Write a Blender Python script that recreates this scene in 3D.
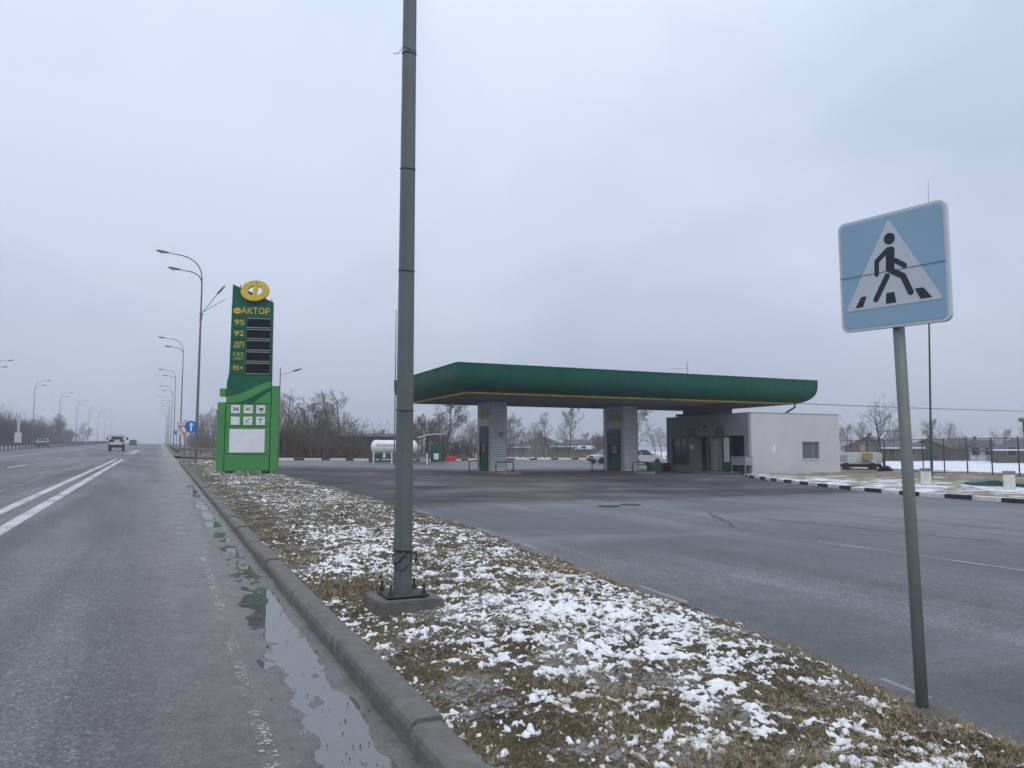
import bpy, bmesh, math, random
import numpy as np
from mathutils import Vector, Matrix
for o in list(bpy.data.objects): bpy.data.objects.remove(o, do_unlink=True)
S = bpy.context.scene
COL = S.collection
rad = math.radians
random.seed(7)

# ------------------------------------------------------------------ camera
EYE = 1.6
cd = bpy.data.cameras.new('camera'); cam = bpy.data.objects.new('camera', cd); COL.objects.link(cam)
cd.sensor_width = 36; cd.lens = 27.0; cd.clip_start = 0.05; cd.clip_end = 6000
cam.location = (0, 0, EYE)
cam.rotation_euler = (rad(90 + 5.06), 0, rad(-24.54))
S.camera = cam
# ------------------------------------------------------------------ sky, sun, exposure
W = bpy.data.worlds.new('World'); S.world = W; W.use_nodes = True
nt = W.node_tree; nt.nodes.clear()
out = nt.nodes.new('ShaderNodeOutputWorld'); bg = nt.nodes.new('ShaderNodeBackground')
sky = nt.nodes.new('ShaderNodeTexSky'); sky.sky_type = 'NISHITA'; sky.sun_disc = False
SUN_EL, SUN_AZ = 50.0, 200.0
sky.sun_elevation = rad(SUN_EL); sky.sun_rotation = rad(SUN_AZ); sky.dust_density = 4; sky.air_density = 1.0
tc = nt.nodes.new('ShaderNodeTexCoord')
mp = nt.nodes.new('ShaderNodeMapping'); mp.inputs['Scale'].default_value = (1.0, 1.0, 1.5)
nz = nt.nodes.new('ShaderNodeTexNoise'); nz.inputs['Scale'].default_value = 1.5; nz.inputs['Detail'].default_value = 4; nz.inputs['Roughness'].default_value = .5; nz.inputs['Distortion'].default_value = .4
cr = nt.nodes.new('ShaderNodeValToRGB')
cr.color_ramp.elements[0].position = .38; cr.color_ramp.elements[0].color = (4.85, 5.62, 7.15, 1)
cr.color_ramp.elements[1].position = .62; cr.color_ramp.elements[1].color = (6.25, 7.05, 8.5, 1)
mx = nt.nodes.new('ShaderNodeMix'); mx.data_type = 'RGBA'; mx.inputs[0].default_value = .93
L = nt.links.new
L(tc.outputs['Generated'], mp.inputs['Vector']); L(mp.outputs[0], nz.inputs['Vector']); L(nz.outputs['Fac'], cr.inputs[0])
sp = nt.nodes.new('ShaderNodeSeparateXYZ'); L(tc.outputs['Generated'], sp.inputs[0])
gr = nt.nodes.new('ShaderNodeMapRange'); gr.inputs['From Min'].default_value = -.05; gr.inputs['From Max'].default_value = 1.0; gr.inputs['To Min'].default_value = .80; gr.inputs['To Max'].default_value = 1.75
L(sp.outputs[2], gr.inputs['Value'])
ml = nt.nodes.new('ShaderNodeVectorMath'); ml.operation = 'SCALE'; L(cr.outputs[0], ml.inputs[0]); L(gr.outputs[0], ml.inputs['Scale'])
L(sky.outputs[0], mx.inputs[6]); L(ml.outputs[0], mx.inputs[7]); L(mx.outputs[2], bg.inputs[0])
bg.inputs[1].default_value = .1; L(bg.outputs[0], out.inputs[0])
sl = bpy.data.lights.new('sun', 'SUN'); sl.energy = 1.2; sl.angle = rad(50); sl.color = (1, .97, .93)
so = bpy.data.objects.new('sun', sl); COL.objects.link(so)
# light arrives from azimuth SUN_AZ (measured like the sky node) at elevation SUN_EL
sd = Vector((math.sin(rad(SUN_AZ)) * math.cos(rad(SUN_EL)), math.cos(rad(SUN_AZ)) * math.cos(rad(SUN_EL)), math.sin(rad(SUN_EL))))
so.rotation_euler = sd.to_track_quat('Z', 'Y').to_euler()
S.view_settings.view_transform = 'Standard'; S.view_settings.look = 'None'
S.view_settings.exposure = 0.0; S.view_settings.gamma = 1.0; S.view_settings.use_curve_mapping = False
S.render.resolution_x = 1024; S.render.resolution_y = 768

# ------------------------------------------------------------------ terrain height
def ss(a, b, x):
    t = np.clip((np.asarray(x, float) - a) / (b - a), 0, 1); return t * t * (3 - 2 * t)
def zg(x, y):
    x = np.asarray(x, float); y = np.asarray(y, float)
    s = .0143 + (.0045 - .0143) * ss(3, 24, x)
    yy = np.where(y < 300, y, 300 + 150 * (1 - np.exp(-(np.maximum(y, 300) - 300) / 150)))
    return s * yy + .02 * np.clip(-x, 0, 16) + .36 * ss(50, 80, y) * ss(3, 18, x) * (1 - ss(48, 75, x))
def Z(x, y, d=0): return float(zg(x, y)) + d

# ------------------------------------------------------------------ numpy noise
def _hash(ix, iy, seed):
    n = (ix.astype(np.int64) * 374761393 + iy.astype(np.int64) * 668265263 + seed * 1442695041) & 0xffffffff
    n = ((n ^ (n >> 13)) * 1274126177) & 0xffffffff
    return ((n ^ (n >> 16)) & 0xffff) / 65535.0
def vnoise(x, y, seed=0):
    ix = np.floor(x); iy = np.floor(y); fx = x - ix; fy = y - iy
    fx = fx * fx * fx * (fx * (fx * 6 - 15) + 10); fy = fy * fy * fy * (fy * (fy * 6 - 15) + 10)
    a = _hash(ix, iy, seed); b = _hash(ix + 1, iy, seed); c = _hash(ix, iy + 1, seed); d = _hash(ix + 1, iy + 1, seed)
    return (a * (1 - fx) + b * fx) * (1 - fy) + (c * (1 - fx) + d * fx) * fy - .5
def fbm(x, y, seed=0, octs=4, gain=.5):
    r = 0; amp = 1.; tot = 0
    for i in range(octs):
        c, s = math.cos(.6 * i + .3), math.sin(.6 * i + .3)
        r = r + amp * vnoise((c * x - s * y) * 2 ** i + 17.3 * i, (s * x + c * y) * 2 ** i - 9.1 * i, seed + i); amp *= gain
    return r

# ------------------------------------------------------------------ materials
MATS = {}
def nodemat(name):
    m = bpy.data.materials.new(name); m.use_nodes = True
    t = m.node_tree; b = t.nodes['Principled BSDF']; return m, t, b
def posnode(t, scale=(1, 1, 1), obj=False):
    if obj:
        g = t.nodes.new('ShaderNodeTexCoord'); o = g.outputs['Object']
    else:
        g = t.nodes.new('ShaderNodeNewGeometry'); o = g.outputs['Position']
    mp = t.nodes.new('ShaderNodeMapping'); mp.inputs['Scale'].default_value = scale
    t.links.new(o, mp.inputs['Vector']); return mp.outputs[0]
def noise(t, vec, scale, detail=4, rough=.55, dist=0):
    n = t.nodes.new('ShaderNodeTexNoise'); n.inputs['Scale'].default_value = scale; n.inputs['Detail'].default_value = detail
    n.inputs['Roughness'].default_value = rough; n.inputs['Distortion'].default_value = dist
    t.links.new(vec, n.inputs['Vector']); return n.outputs['Fac']
def ramp(t, fac, stops):
    r = t.nodes.new('ShaderNodeValToRGB'); e = r.color_ramp.elements
    while len(e) < len(stops): e.new(.5)
    for k, (p, c) in enumerate(stops):
        e[k].position = p; e[k].color = (*c, 1) if len(c) == 3 else c
    t.links.new(fac, r.inputs[0]); return r.outputs[0]
def g3(v): return (v, v, v)
def mixc(t, fac, a, b, mode='MIX'):
    m = t.nodes.new('ShaderNodeMix'); m.data_type = 'RGBA'; m.blend_type = mode
    for s, v in ((0, fac), (6, a), (7, b)):
        if hasattr(v, 'links') or hasattr(v, 'is_linked'): t.links.new(v, m.inputs[s])
        else: m.inputs[s].default_value = v if s == 0 else (*v, 1)
    return m.outputs[2]
def math_(t, op, a, b=None, c=None):
    m = t.nodes.new('ShaderNodeMath'); m.operation = op
    for k, v in enumerate((a, b, c)):
        if v is None: continue
        if hasattr(v, 'is_linked'): t.links.new(v, m.inputs[k])
        else: m.inputs[k].default_value = v
    return m.outputs[0]
def bump(t, b, h, strength, dist):
    n = t.nodes.new('ShaderNodeBump'); n.inputs['Strength'].default_value = strength; n.inputs['Distance'].default_value = dist
    t.links.new(h, n.inputs['Height']); t.links.new(n.outputs[0], b.inputs['Normal'])
def pm(name, col, rough=.6, var=.12, scale=3., metal=0., bmp=0., bscale=60., streak=0., spec=.5, coat=0.):
    """painted / plain material: base colour with noise wear, optional vertical dirt streaks and fine relief"""
    if name in MATS: return MATS[name]
    m, t, b = nodemat(name)
    v = posnode(t)
    n = noise(t, v, scale, 5, .6)
    lo = tuple(c * (1 - var) for c in col); hi = tuple(min(1, c * (1 + var)) for c in col)
    c = ramp(t, n, [(.3, lo), (.7, hi)])
    if streak:
        sv = posnode(t, (6, 6, .5)); sn = noise(t, sv, 1.6, 6, .65)
        f = ramp(t, sn, [(.5, g3(0)), (.75, g3(streak))])
        c = mixc(t, f, c, tuple(x * .35 + .02 for x in col))
    t.links.new(c, b.inputs['Base Color'])
    rn = noise(t, v, scale * 4, 3)
    t.links.new(ramp(t, rn, [(.3, g3(max(0, rough - .08))), (.7, g3(min(1, rough + .1)))]), b.inputs['Roughness'])
    b.inputs['Metallic'].default_value = metal; b.inputs['Specular IOR Level'].default_value = spec
    b.inputs['Coat Weight'].default_value = coat
    if bmp: bump(t, b, noise(t, v, bscale, 3), bmp, .01)
    MATS[name] = m; return m
def glassmat(name, col=(.02, .025, .03), rough=.05):
    if name in MATS: return MATS[name]
    m, t, b = nodemat(name); b.inputs['Base Color'].default_value = (*col, 1); b.inputs['Roughness'].default_value = rough
    b.inputs['IOR'].default_value = 1.5; MATS[name] = m; return m

# ------------------------------------------------------------------ mesh helpers
class MB:
    def __init__(s): s.v = []; s.f = []
    def add(s, vs, fs):
        k = len(s.v); s.v += [tuple(p) for p in vs]; s.f += [tuple(i + k for i in f) for f in fs]; return s
    def box(s, x0, x1, y0, y1, z0, z1):
        return s.add([(x0, y0, z0), (x1, y0, z0), (x1, y1, z0), (x0, y1, z0), (x0, y0, z1), (x1, y0, z1), (x1, y1, z1), (x0, y1, z1)],
                     [(0, 3, 2, 1), (4, 5, 6, 7), (0, 1, 5, 4), (1, 2, 6, 5), (2, 3, 7, 6), (3, 0, 4, 7)])
    def tube(s, path, r, n=8, cap=True, rot=0.):
        P = [Vector(p) for p in path]; m = len(P)
        if not hasattr(r, '__len__'): r = [r] * m
        vs = []; up = None
        for i in range(m):
            d = (P[min(i + 1, m - 1)] - P[max(i - 1, 0)])
            d = d.normalized() if d.length > 1e-9 else Vector((0, 0, 1))
            if up is None:
                a = Vector((1, 0, 0)) if abs(d.x) < .9 else Vector((0, 1, 0))
                up = (a - d * a.dot(d)).normalized()
            else:
                up = up - d * up.dot(d); up = up.normalized() if up.length > 1e-6 else Vector((1, 0, 0))
            q = d.cross(up)
            for k in range(n):
                a = 2 * math.pi * k / n + rot
                vs.append(P[i] + (up * math.cos(a) + q * math.sin(a)) * r[i])
        fs = []
        for i in range(m - 1):
            for k in range(n):
                k2 = (k + 1) % n
                fs.append((i * n + k, i * n + k2, (i + 1) * n + k2, (i + 1) * n + k))
        if cap: fs.append(tuple(range(n - 1, -1, -1))); fs.append(tuple((m - 1) * n + k for k in range(n)))
        return s.add(vs, fs)
    def prism(s, poly, axis, a, b):
        """polygon given in the two other axes (order kept), extruded from a to b along axis"""
        n = len(poly)
        def P(u, v, w): return {'x': (w, u, v), 'y': (u, w, v), 'z': (u, v, w)}[axis]
        vs = [P(u, v, a) for u, v in poly] + [P(u, v, b) for u, v in poly]
        fs = [tuple(range(n - 1, -1, -1)), tuple(range(n, 2 * n))] + [(i, (i + 1) % n, n + (i + 1) % n, n + i) for i in range(n)]
        return s.add(vs, fs)
    def disc(s, c, r, axis='y', h=.01, n=24, rx=None):
        poly = [(r * math.cos(2 * math.pi * k / n), (rx or r) * math.sin(2 * math.pi * k / n)) for k in range(n)]
        i = {'x': (1, 2, 0), 'y': (0, 2, 1), 'z': (0, 1, 2)}[axis]
        return s.prism([(u + c[i[0]], v + c[i[1]]) for u, v in poly], axis, c[i[2]] - h / 2, c[i[2]] + h / 2)
    def lathe(s, prof, c=(0, 0, 0), axis='z', n=20):
        vs = []; fs = []; m = len(prof)
        for (r, h) in prof:
            for k in range(n):
                a = 2 * math.pi * k / n; u, v = r * math.cos(a), r * math.sin(a)
                vs.append({'z': (c[0] + u, c[1] + v, c[2] + h), 'x': (c[0] + h, c[1] + u, c[2] + v), 'y': (c[0] + u, c[1] + h, c[2] + v)}[axis])
        for i in range(m - 1):
            for k in range(n):
                k2 = (k + 1) % n; fs.append((i * n + k, i * n + k2, (i + 1) * n + k2, (i + 1) * n + k))
        fs.append(tuple(range(n))); fs.append(tuple((m - 1) * n + k for k in range(n)))
        return s.add(vs, fs)
    def mesh(s, name, smooth=False, bevel=0., seg=1):
        me = bpy.data.meshes.new(name); me.from_pydata(s.v, [], s.f)
        bm = bmesh.new(); bm.from_mesh(me); bmesh.ops.recalc_face_normals(bm, faces=bm.faces)
        if bevel:
            eds = [e for e in bm.edges if len(e.link_faces) == 2 and e.calc_face_angle(0) > .5]
            bmesh.ops.bevel(bm, geom=eds, offset=bevel, segments=seg, affect='EDGES', clamp_overlap=True)
        bm.to_mesh(me); bm.free()
        if smooth:
            for p in me.polygons: p.use_smooth = True
        return me
def obj(name, mb, mat, parent=None, smooth=False, bevel=0., seg=1, label=None, kind=None):
    me = mb.mesh(name, smooth, bevel, seg) if isinstance(mb, MB) else mb
    if mat is not None and not me.materials: me.materials.append(mat)
    o = bpy.data.objects.new(name, me); COL.objects.link(o)
    if parent: o.parent = parent
    if label: o['label'] = label
    if kind: o['kind'] = kind
    return o
def thing(name, label, cat, loc=(0, 0, 0), rotz=0., group=None):
    o = bpy.data.objects.new(name, None); COL.objects.link(o); o.empty_display_size = .2
    o.location = loc; o.rotation_euler = (0, 0, rotz); o['label'] = label; o['category'] = cat
    if group: o['group'] = group
    return o
def tag(o, label, cat, group=None):
    o['label'] = label; o['category'] = cat
    if group: o['group'] = group
    return o
def struct(name, mb, mat, smooth=False, **k):
    o = obj(name, mb, mat, None, smooth, **k); o['kind'] = 'structure'; return o
def copy_tree(o, parent=None):
    c = o.copy(); COL.objects.link(c); c.parent = parent
    for ch in [q for q in o.children]: copy_tree(ch, c)
    return c
def box(*a): return MB().box(*a)
def grid_mesh(name, X, Y, Zv, keep=None, smooth=True):
    """numpy grid -> mesh (rows along axis 0)"""
    R, C = X.shape
    co = np.stack([X, Y, Zv], -1).reshape(-1, 3).astype(np.float32)
    i = np.arange(R * C).reshape(R, C)
    q = np.stack([i[:-1, :-1], i[:-1, 1:], i[1:, 1:], i[1:, :-1]], -1).reshape(-1, 4)
    if keep is not None:
        k = keep; kk = (k[:-1, :-1] | k[:-1, 1:] | k[1:, 1:] | k[1:, :-1]).reshape(-1); q = q[kk]
        used = np.unique(q); re = np.zeros(R * C, np.int64); re[used] = np.arange(len(used)); co = co[used]; q = re[q]
    return raw_mesh(name, co, q, smooth)
def raw_mesh(name, co, q, smooth=True):
    me = bpy.data.meshes.new(name); n = q.shape[1]
    me.vertices.add(len(co)); me.vertices.foreach_set('co', np.ascontiguousarray(co, np.float32).ravel())
    me.loops.add(q.size); me.loops.foreach_set('vertex_index', np.ascontiguousarray(q, np.int32).ravel())
    me.polygons.add(len(q)); me.polygons.foreach_set('loop_start', np.arange(0, q.size, n, dtype=np.int32))
    me.polygons.foreach_set('use_smooth', np.full(len(q), smooth, dtype=bool))
    me.update(calc_edges=True); me.validate(); return me
def text(name, s, size, mat, parent, loc, rot=(math.pi / 2, 0, 0), depth=.004, width=None, align='CENTER', bold=0.):
    cu = bpy.data.curves.new(name, 'FONT'); cu.body = s; cu.size = size; cu.align_x = align; cu.align_y = 'CENTER'; cu.extrude = depth; cu.offset = bold; cu.resolution_u = 4
    o = bpy.data.objects.new(name + '_tmp', cu); COL.objects.link(o)
    dg = bpy.context.evaluated_depsgraph_get(); me = bpy.data.meshes.new_from_object(o.evaluated_get(dg))
    bpy.data.objects.remove(o, do_unlink=True); bpy.data.curves.remove(cu)
    if width:
        xs = [v.co.x for v in me.vertices]
        if xs:
            k = width / max(1e-6, max(xs) - min(xs)); c = (max(xs) + min(xs)) / 2
            for v in me.vertices: v.co.x = (v.co.x - c) * k
    me.materials.clear(); me.materials.append(mat)
    o = bpy.data.objects.new(name, me); COL.objects.link(o); o.location = loc; o.rotation_euler = rot
    if parent: o.parent = parent
    return o

# ================================================================== SETTING
# ---- surface materials
def m_ground():
    m, t, b = nodemat('field'); v = posnode(t)
    n1 = noise(t, v, .06, 4); n2 = noise(t, v, .9, 6, .65); n3 = noise(t, v, 14, 4, .7)
    straw = ramp(t, n2, [(.3, (.075, .060, .036)), (.5, (.15, .118, .068)), (.7, (.23, .185, .115))])
    straw = mixc(t, ramp(t, n3, [(.35, g3(0)), (.7, g3(.6))]), straw, (.05, .042, .028))
    sx = t.nodes.new('ShaderNodeSeparateXYZ'); t.links.new(v, sx.inputs[0])
    e = math_(t, 'MULTIPLY', math_(t, 'SUBTRACT', sx.outputs[0], 30), .012)
    e = math_(t, 'MINIMUM', math_(t, 'MAXIMUM', e, -.06), .26)
    f = math_(t, 'ADD', math_(t, 'ADD', math_(t, 'MULTIPLY', n1, .5), math_(t, 'MULTIPLY', n2, .5)), e)
    f = math_(t, 'ADD', f, math_(t, 'MULTIPLY', math_(t, 'SUBTRACT', n3, .5), .25))
    sn = ramp(t, f, [(.53, g3(0)), (.60, g3(1))])
    t.links.new(mixc(t, sn, straw, (.72, .75, .80)), b.inputs['Base Color']); b.inputs['Roughness'].default_value = .9
    bump(t, b, math_(t, 'ADD', n3, n2), .6, .05); return m
def m_asphalt(name, base, wet, gutter=False, patchy=0.):
    m, t, b = nodemat(name); v = posnode(t); vl = posnode(t, (1, .05, 1)); vs = posnode(t, (1, .35, 1))
    fine = noise(t, v, 62, 5, .85); mid = noise(t, v, 55, 3, .7); big = noise(t, v, .55, 5, .6); lane = noise(t, vl, 1.3, 5, .55); pat = noise(t, vs, .22, 6, .62, .6)
    vo = t.nodes.new('ShaderNodeTexVoronoi'); vo.inputs['Scale'].default_value = 48; t.links.new(v, vo.inputs['Vector'])
    c = ramp(t, big, [(.25, tuple(x * .86 for x in base)), (.75, tuple(x * 1.14 for x in base))])
    c = mixc(t, 1., c, ramp(t, lane, [(.32, g3(.66)), (.68, g3(1.34))]), 'MULTIPLY')
    c = mixc(t, 1., c, ramp(t, fine, [(.34, g3(.22)), (.5, g3(1)), (.66, g3(2.1))]), 'MULTIPLY')
    c = mixc(t, 1., c, ramp(t, vo.outputs['Color'], [(.1, g3(.6)), (.75, g3(1.05)), (.95, g3(1.7))]), 'MULTIPLY')
    c = mixc(t, ramp(t, mid, [(.69, g3(0)), (.75, g3(.8))]), c, (.016, .015, .014))
    r = ramp(t, pat, [(.34, g3(wet[0])), (.66, g3(wet[1]))])
    if patchy:
        c = mixc(t, ramp(t, pat, [(.40, g3(patchy)), (.54, g3(0))]), c, tuple(x * .42 for x in base))
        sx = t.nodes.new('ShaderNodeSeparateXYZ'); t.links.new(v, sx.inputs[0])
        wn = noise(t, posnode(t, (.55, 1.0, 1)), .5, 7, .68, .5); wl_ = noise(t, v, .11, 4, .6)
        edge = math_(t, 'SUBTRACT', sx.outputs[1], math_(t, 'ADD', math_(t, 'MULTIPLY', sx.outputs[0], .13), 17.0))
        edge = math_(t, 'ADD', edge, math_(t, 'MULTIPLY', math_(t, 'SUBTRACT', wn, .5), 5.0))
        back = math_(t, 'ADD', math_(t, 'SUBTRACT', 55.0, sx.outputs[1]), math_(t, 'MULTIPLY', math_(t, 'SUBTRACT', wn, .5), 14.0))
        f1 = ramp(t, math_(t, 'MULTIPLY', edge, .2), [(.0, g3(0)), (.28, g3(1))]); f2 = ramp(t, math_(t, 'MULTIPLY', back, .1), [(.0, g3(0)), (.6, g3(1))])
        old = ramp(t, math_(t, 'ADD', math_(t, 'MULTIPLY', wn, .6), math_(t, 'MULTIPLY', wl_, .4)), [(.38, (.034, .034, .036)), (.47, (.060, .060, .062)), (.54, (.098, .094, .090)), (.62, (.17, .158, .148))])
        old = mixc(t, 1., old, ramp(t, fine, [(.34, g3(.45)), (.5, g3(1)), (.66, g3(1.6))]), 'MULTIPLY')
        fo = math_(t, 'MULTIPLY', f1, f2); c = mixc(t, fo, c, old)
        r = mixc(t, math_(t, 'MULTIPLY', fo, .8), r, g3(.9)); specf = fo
        dry = ramp(t, noise(t, posnode(t, (.5, 1.5, 1)), .16, 6, .65, .5), [(.48, g3(0)), (.62, g3(.45))])
        c = mixc(t, math_(t, 'MULTIPLY', dry, math_(t, 'SUBTRACT', 1.0, math_(t, 'MULTIPLY', fo, .75))), c, (.20, .202, .21))
        cr1 = noise(t, v, .5, 8, .7, 1.5)
        crk = ramp(t, math_(t, 'ABSOLUTE', math_(t, 'SUBTRACT', cr1, .5)), [(.0, g3(.75)), (.0035, g3(0))])
        c = mixc(t, crk, c, (.02, .02, .02))
    if gutter:
        sx = t.nodes.new('ShaderNodeSeparateXYZ'); t.links.new(v, sx.inputs[0])
        wob = noise(t, posnode(t, (1, .25, 1)), 1.6, 5, .65)
        e = math_(t, 'ADD', sx.outputs[0], math_(t, 'MULTIPLY', math_(t, 'SUBTRACT', wob, .5), .7))
        f = ramp(t, math_(t, 'ADD', math_(t, 'MULTIPLY', e, .5), .3), [(.10, g3(0)), (.60, g3(1))])
        mud = ramp(t, noise(t, v, 5, 6, .7), [(.3, (.115, .103, .09)), (.7, (.20, .185, .165))])
        mud = mixc(t, ramp(t, mid, [(.63, g3(0)), (.70, g3(.85))]), mud, (.016, .014, .012))
        c = mixc(t, math_(t, 'MULTIPLY', f, .68), c, mud)
        r = mixc(t, math_(t, 'MULTIPLY', f, .8), r, ramp(t, noise(t, v, 3.2, 6, .68), [(.38, g3(.12)), (.62, g3(.5))]))
    t.links.new(c, b.inputs['Base Color']); t.links.new(r, b.inputs['Roughness'])
    b.inputs['Specular IOR Level'].default_value = .34
    if patchy: t.links.new(math_(t, 'SUBTRACT', .34, math_(t, 'MULTIPLY', specf, .21)), b.inputs['Specular IOR Level'])
    bump(t, b, math_(t, 'ADD', fine, math_(t, 'MULTIPLY', vo.outputs['Distance'], .6)), .7, .01)
    return m
def m_paint(name, col, worn, th=.5):
    m, t, b = nodemat(name); v = posnode(t)
    n = noise(t, v, 32, 6, .78); n2 = noise(t, v, 1.1, 4)
    f = math_(t, 'ADD', n, math_(t, 'MULTIPLY', math_(t, 'SUBTRACT', n2, .5), .5))
    k = ramp(t, f, [(th - .04, g3(0)), (th + .05, g3(1))])
    b.inputs['Roughness'].default_value = .55
    t.links.new(ramp(t, noise(t, v, 6, 4), [(.3, tuple(x * .8 for x in col)), (.7, col)]), b.inputs['Base Color'])
    tr = t.nodes.new('ShaderNodeBsdfTransparent'); mx = t.nodes.new('ShaderNodeMixShader'); o = t.nodes['Material Output']
    kk = math_(t, 'MULTIPLY', k, worn)
    t.links.new(kk, mx.inputs[0]); t.links.new(b.outputs[0], mx.inputs[1]); t.links.new(tr.outputs[0], mx.inputs[2]); t.links.new(mx.outputs[0], o.inputs[0])
    return m
M_ground = m_ground()
M_road = m_asphalt('road_asphalt', (.118, .118, .118), (.48, .70), gutter=True)
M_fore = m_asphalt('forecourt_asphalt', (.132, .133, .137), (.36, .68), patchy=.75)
M_line = m_paint('white_road_paint', (.56, .56, .54), .9, .565)
M_worn = m_paint('worn_road_paint', (.50, .49, .46), .97, .43)
M_half = m_paint('half_worn_road_paint', (.5, .5, .48), .95, .47)
M_faint = m_paint('nearly_gone_road_paint', (.56, .55, .51), 1.0, .415)
M_conc = pm('concrete', (.185, .175, .160), .85, .28, 2.2, bmp=.7, bscale=90, streak=.45)
M_kerbw = pm('white_kerb_paint', (.62, .61, .58), .75, .2, 3., bmp=.4, streak=.35)
M_kerbb = pm('black_kerb_paint', (.022, .022, .024), .7, .3, 3., bmp=.4)
M_steel = pm('galvanised_steel', (.15, .16, .168), .55, .16, 2.5, metal=.35, streak=.25, bmp=.1, bscale=30)
M_pole = pm('grey_painted_pole', (.110, .124, .122), .5, .12, 1.6, metal=.2, streak=.3, bmp=.12, bscale=40)
M_black = pm('black_plastic', (.012, .012, .013), .5, .2)
M_rust = pm('dark_weathered_iron', (.045, .038, .034), .7, .4, 9)

# ---- ground
xs = np.array([-900, -600, -400, -250, -150, -100, -70, -50] + list(range(-40, 130, 2)) + [140, 160, 190, 230, 300, 400, 600, 900], float)
ys = np.array(list(range(-60, 180, 4)) + list(range(180, 420, 15)) + [450, 500, 560, 650, 800, 1000, 1300, 1700], float)
GX, GY = np.meshgrid(xs, ys); GZ = zg(GX, GY) - .07 + .25 * fbm(GX / 40, GY / 40, 3, 2) * ss(55, 90, GX)
struct('ground', grid_mesh('ground', GX, GY, GZ), M_ground)

# ---- road: a fine sheet by the kerb so that the gutter is a real hollow
def rows(y0, y1, k, mn): 
    r = [y0]
    while r[-1] < y1: r.append(r[-1] + max(mn, k * abs(r[-1])))
    return np.array(r)
KX = 1.23
ry = np.concatenate([np.arange(-40, .6, 1.0), rows(.6, 62, .006, .022), rows(64, 420, .02, 1), np.array([480, 560, 650, 800, 1000.])])
rx = np.concatenate([np.arange(-15.4, -.6, .7), np.linspace(-.55, .3, 16)[:-1], np.linspace(.3, KX + .02, 44)])
RX, RY = np.meshgrid(rx, ry)
fade = 1 - ss(35, 60, RY)
gut = -.019 * ss(.55, 1.02, RX) - .009 * ss(.74, .90, RX) * (1 - ss(1.08, 1.16, RX)) + .016 * ss(1.08, 1.23, RX)
bmpn = (.005 * fbm(RX * 1.6, RY * .8, 11, 4) + .020 * fbm(RX * 6, RY * 3.0, 12, 5, .62)) * ss(-.5, .35, RX)
RZ = zg(RX, RY) + (gut + bmpn) * fade
struct('road', grid_mesh('road', RX, RY, RZ), M_road)
road = bpy.data.objects['road']
# opposite carriageway beyond the median barrier
ox = np.array([-23.2, -20, -17, -15.9]); OX, OY = np.meshgrid(ox, np.arange(-20, 900, 10.)); 
struct('opposite_road', grid_mesh('opposite_road', OX, OY, zg(OX, OY) + .0), m_asphalt('opposite_asphalt', (.10, .104, .112), (.4, .6)))
# gutter puddle
pr = np.concatenate([rows(1.2, 30, .006, .03)]); px_ = np.linspace(.30, KX + .01, 30); PX, PY = np.meshgrid(px_, pr)
lev = -.0245 + .0062 * (1 - ss(5.5, 10.5, PY)) * ss(1.5, 2.5, PY) + .006 * vnoise(PY * .33 + .2, PY * 0 + 3.3, 21) + .005 * vnoise(PY * .9, PY * 0 + 7.7, 22)
m, t, b = nodemat('puddle_water')
up = t.nodes.new('ShaderNodeCombineXYZ'); up.inputs[2].default_value = 1.0
fr = t.nodes.new('ShaderNodeFresnel'); fr.inputs['IOR'].default_value = 2.1; gl = t.nodes.new('ShaderNodeBsdfGlossy'); gl.inputs['Roughness'].default_value = .015
trn = t.nodes.new('ShaderNodeBsdfTransparent'); trn.inputs[0].default_value = (.92, .90, .87, 1); mxs = t.nodes.new('ShaderNodeMixShader')
t.links.new(up.outputs[0], fr.inputs['Normal']); t.links.new(up.outputs[0], gl.inputs['Normal'])
df = t.nodes.new('ShaderNodeBsdfDiffuse'); df.inputs[0].default_value = (.27, .265, .26, 1); mx0 = t.nodes.new('ShaderNodeMixShader'); mx0.inputs[0].default_value = .40
t.links.new(trn.outputs[0], mx0.inputs[1]); t.links.new(df.outputs[0], mx0.inputs[2])
t.links.new(fr.outputs[0], mxs.inputs[0]); t.links.new(mx0.outputs[0], mxs.inputs[1]); t.links.new(gl.outputs[0], mxs.inputs[2]); t.links.new(mxs.outputs[0], t.nodes['Material Output'].inputs[0])
struct('puddle', grid_mesh('puddle', PX, PY, zg(PX, PY) + lev), m)

# ---- lane paint
def ribbon(pts, w, dz, n=None):
    mb = MB(); k = 0
    for (x, y) in pts:
        mb.v += [(x - w / 2, y, Z(x - w / 2, y, dz)), (x + w / 2, y, Z(x + w / 2, y, dz))]
    mb.f = [(2 * i, 2 * i + 1, 2 * i + 3, 2 * i + 2) for i in range(len(pts) - 1)]
    return mb
def line(x0, y0, x1, y1, w, mat, dz=.004, step=1.5):
    n = max(2, int(abs(y1 - y0) / step)); p = [(x0 + (x1 - x0) * i / n, y0 + (y1 - y0) * i / n) for i in range(n + 1)]
    obj('lane_line', ribbon(p, w, dz), mat, road)
line(-2.28, -12, -2.66, 68, .24, M_line); line(-2.98, -12, -3.10, 68, .22, M_line)
line(-2.75, 92, -2.9, 128, .26, M_line); line(-3.25, 92, -3.2, 128, .22, M_line)
for k in range(9): line(-6.95, 10 + 18 * k, -6.95, 16 + 18 * k, .14, M_line)
line(-10.75, -10, -10.75, 320, .16, M_line, step=6)
line(-4.2, -10, -4.2, 160, .16, M_worn, step=4)
line(.53, -4,   .60, 14, .085, M_faint, dz=.009, step=.5)
line(-15.1, -10, -15.1, 300, .14, M_worn, step=6)

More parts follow.
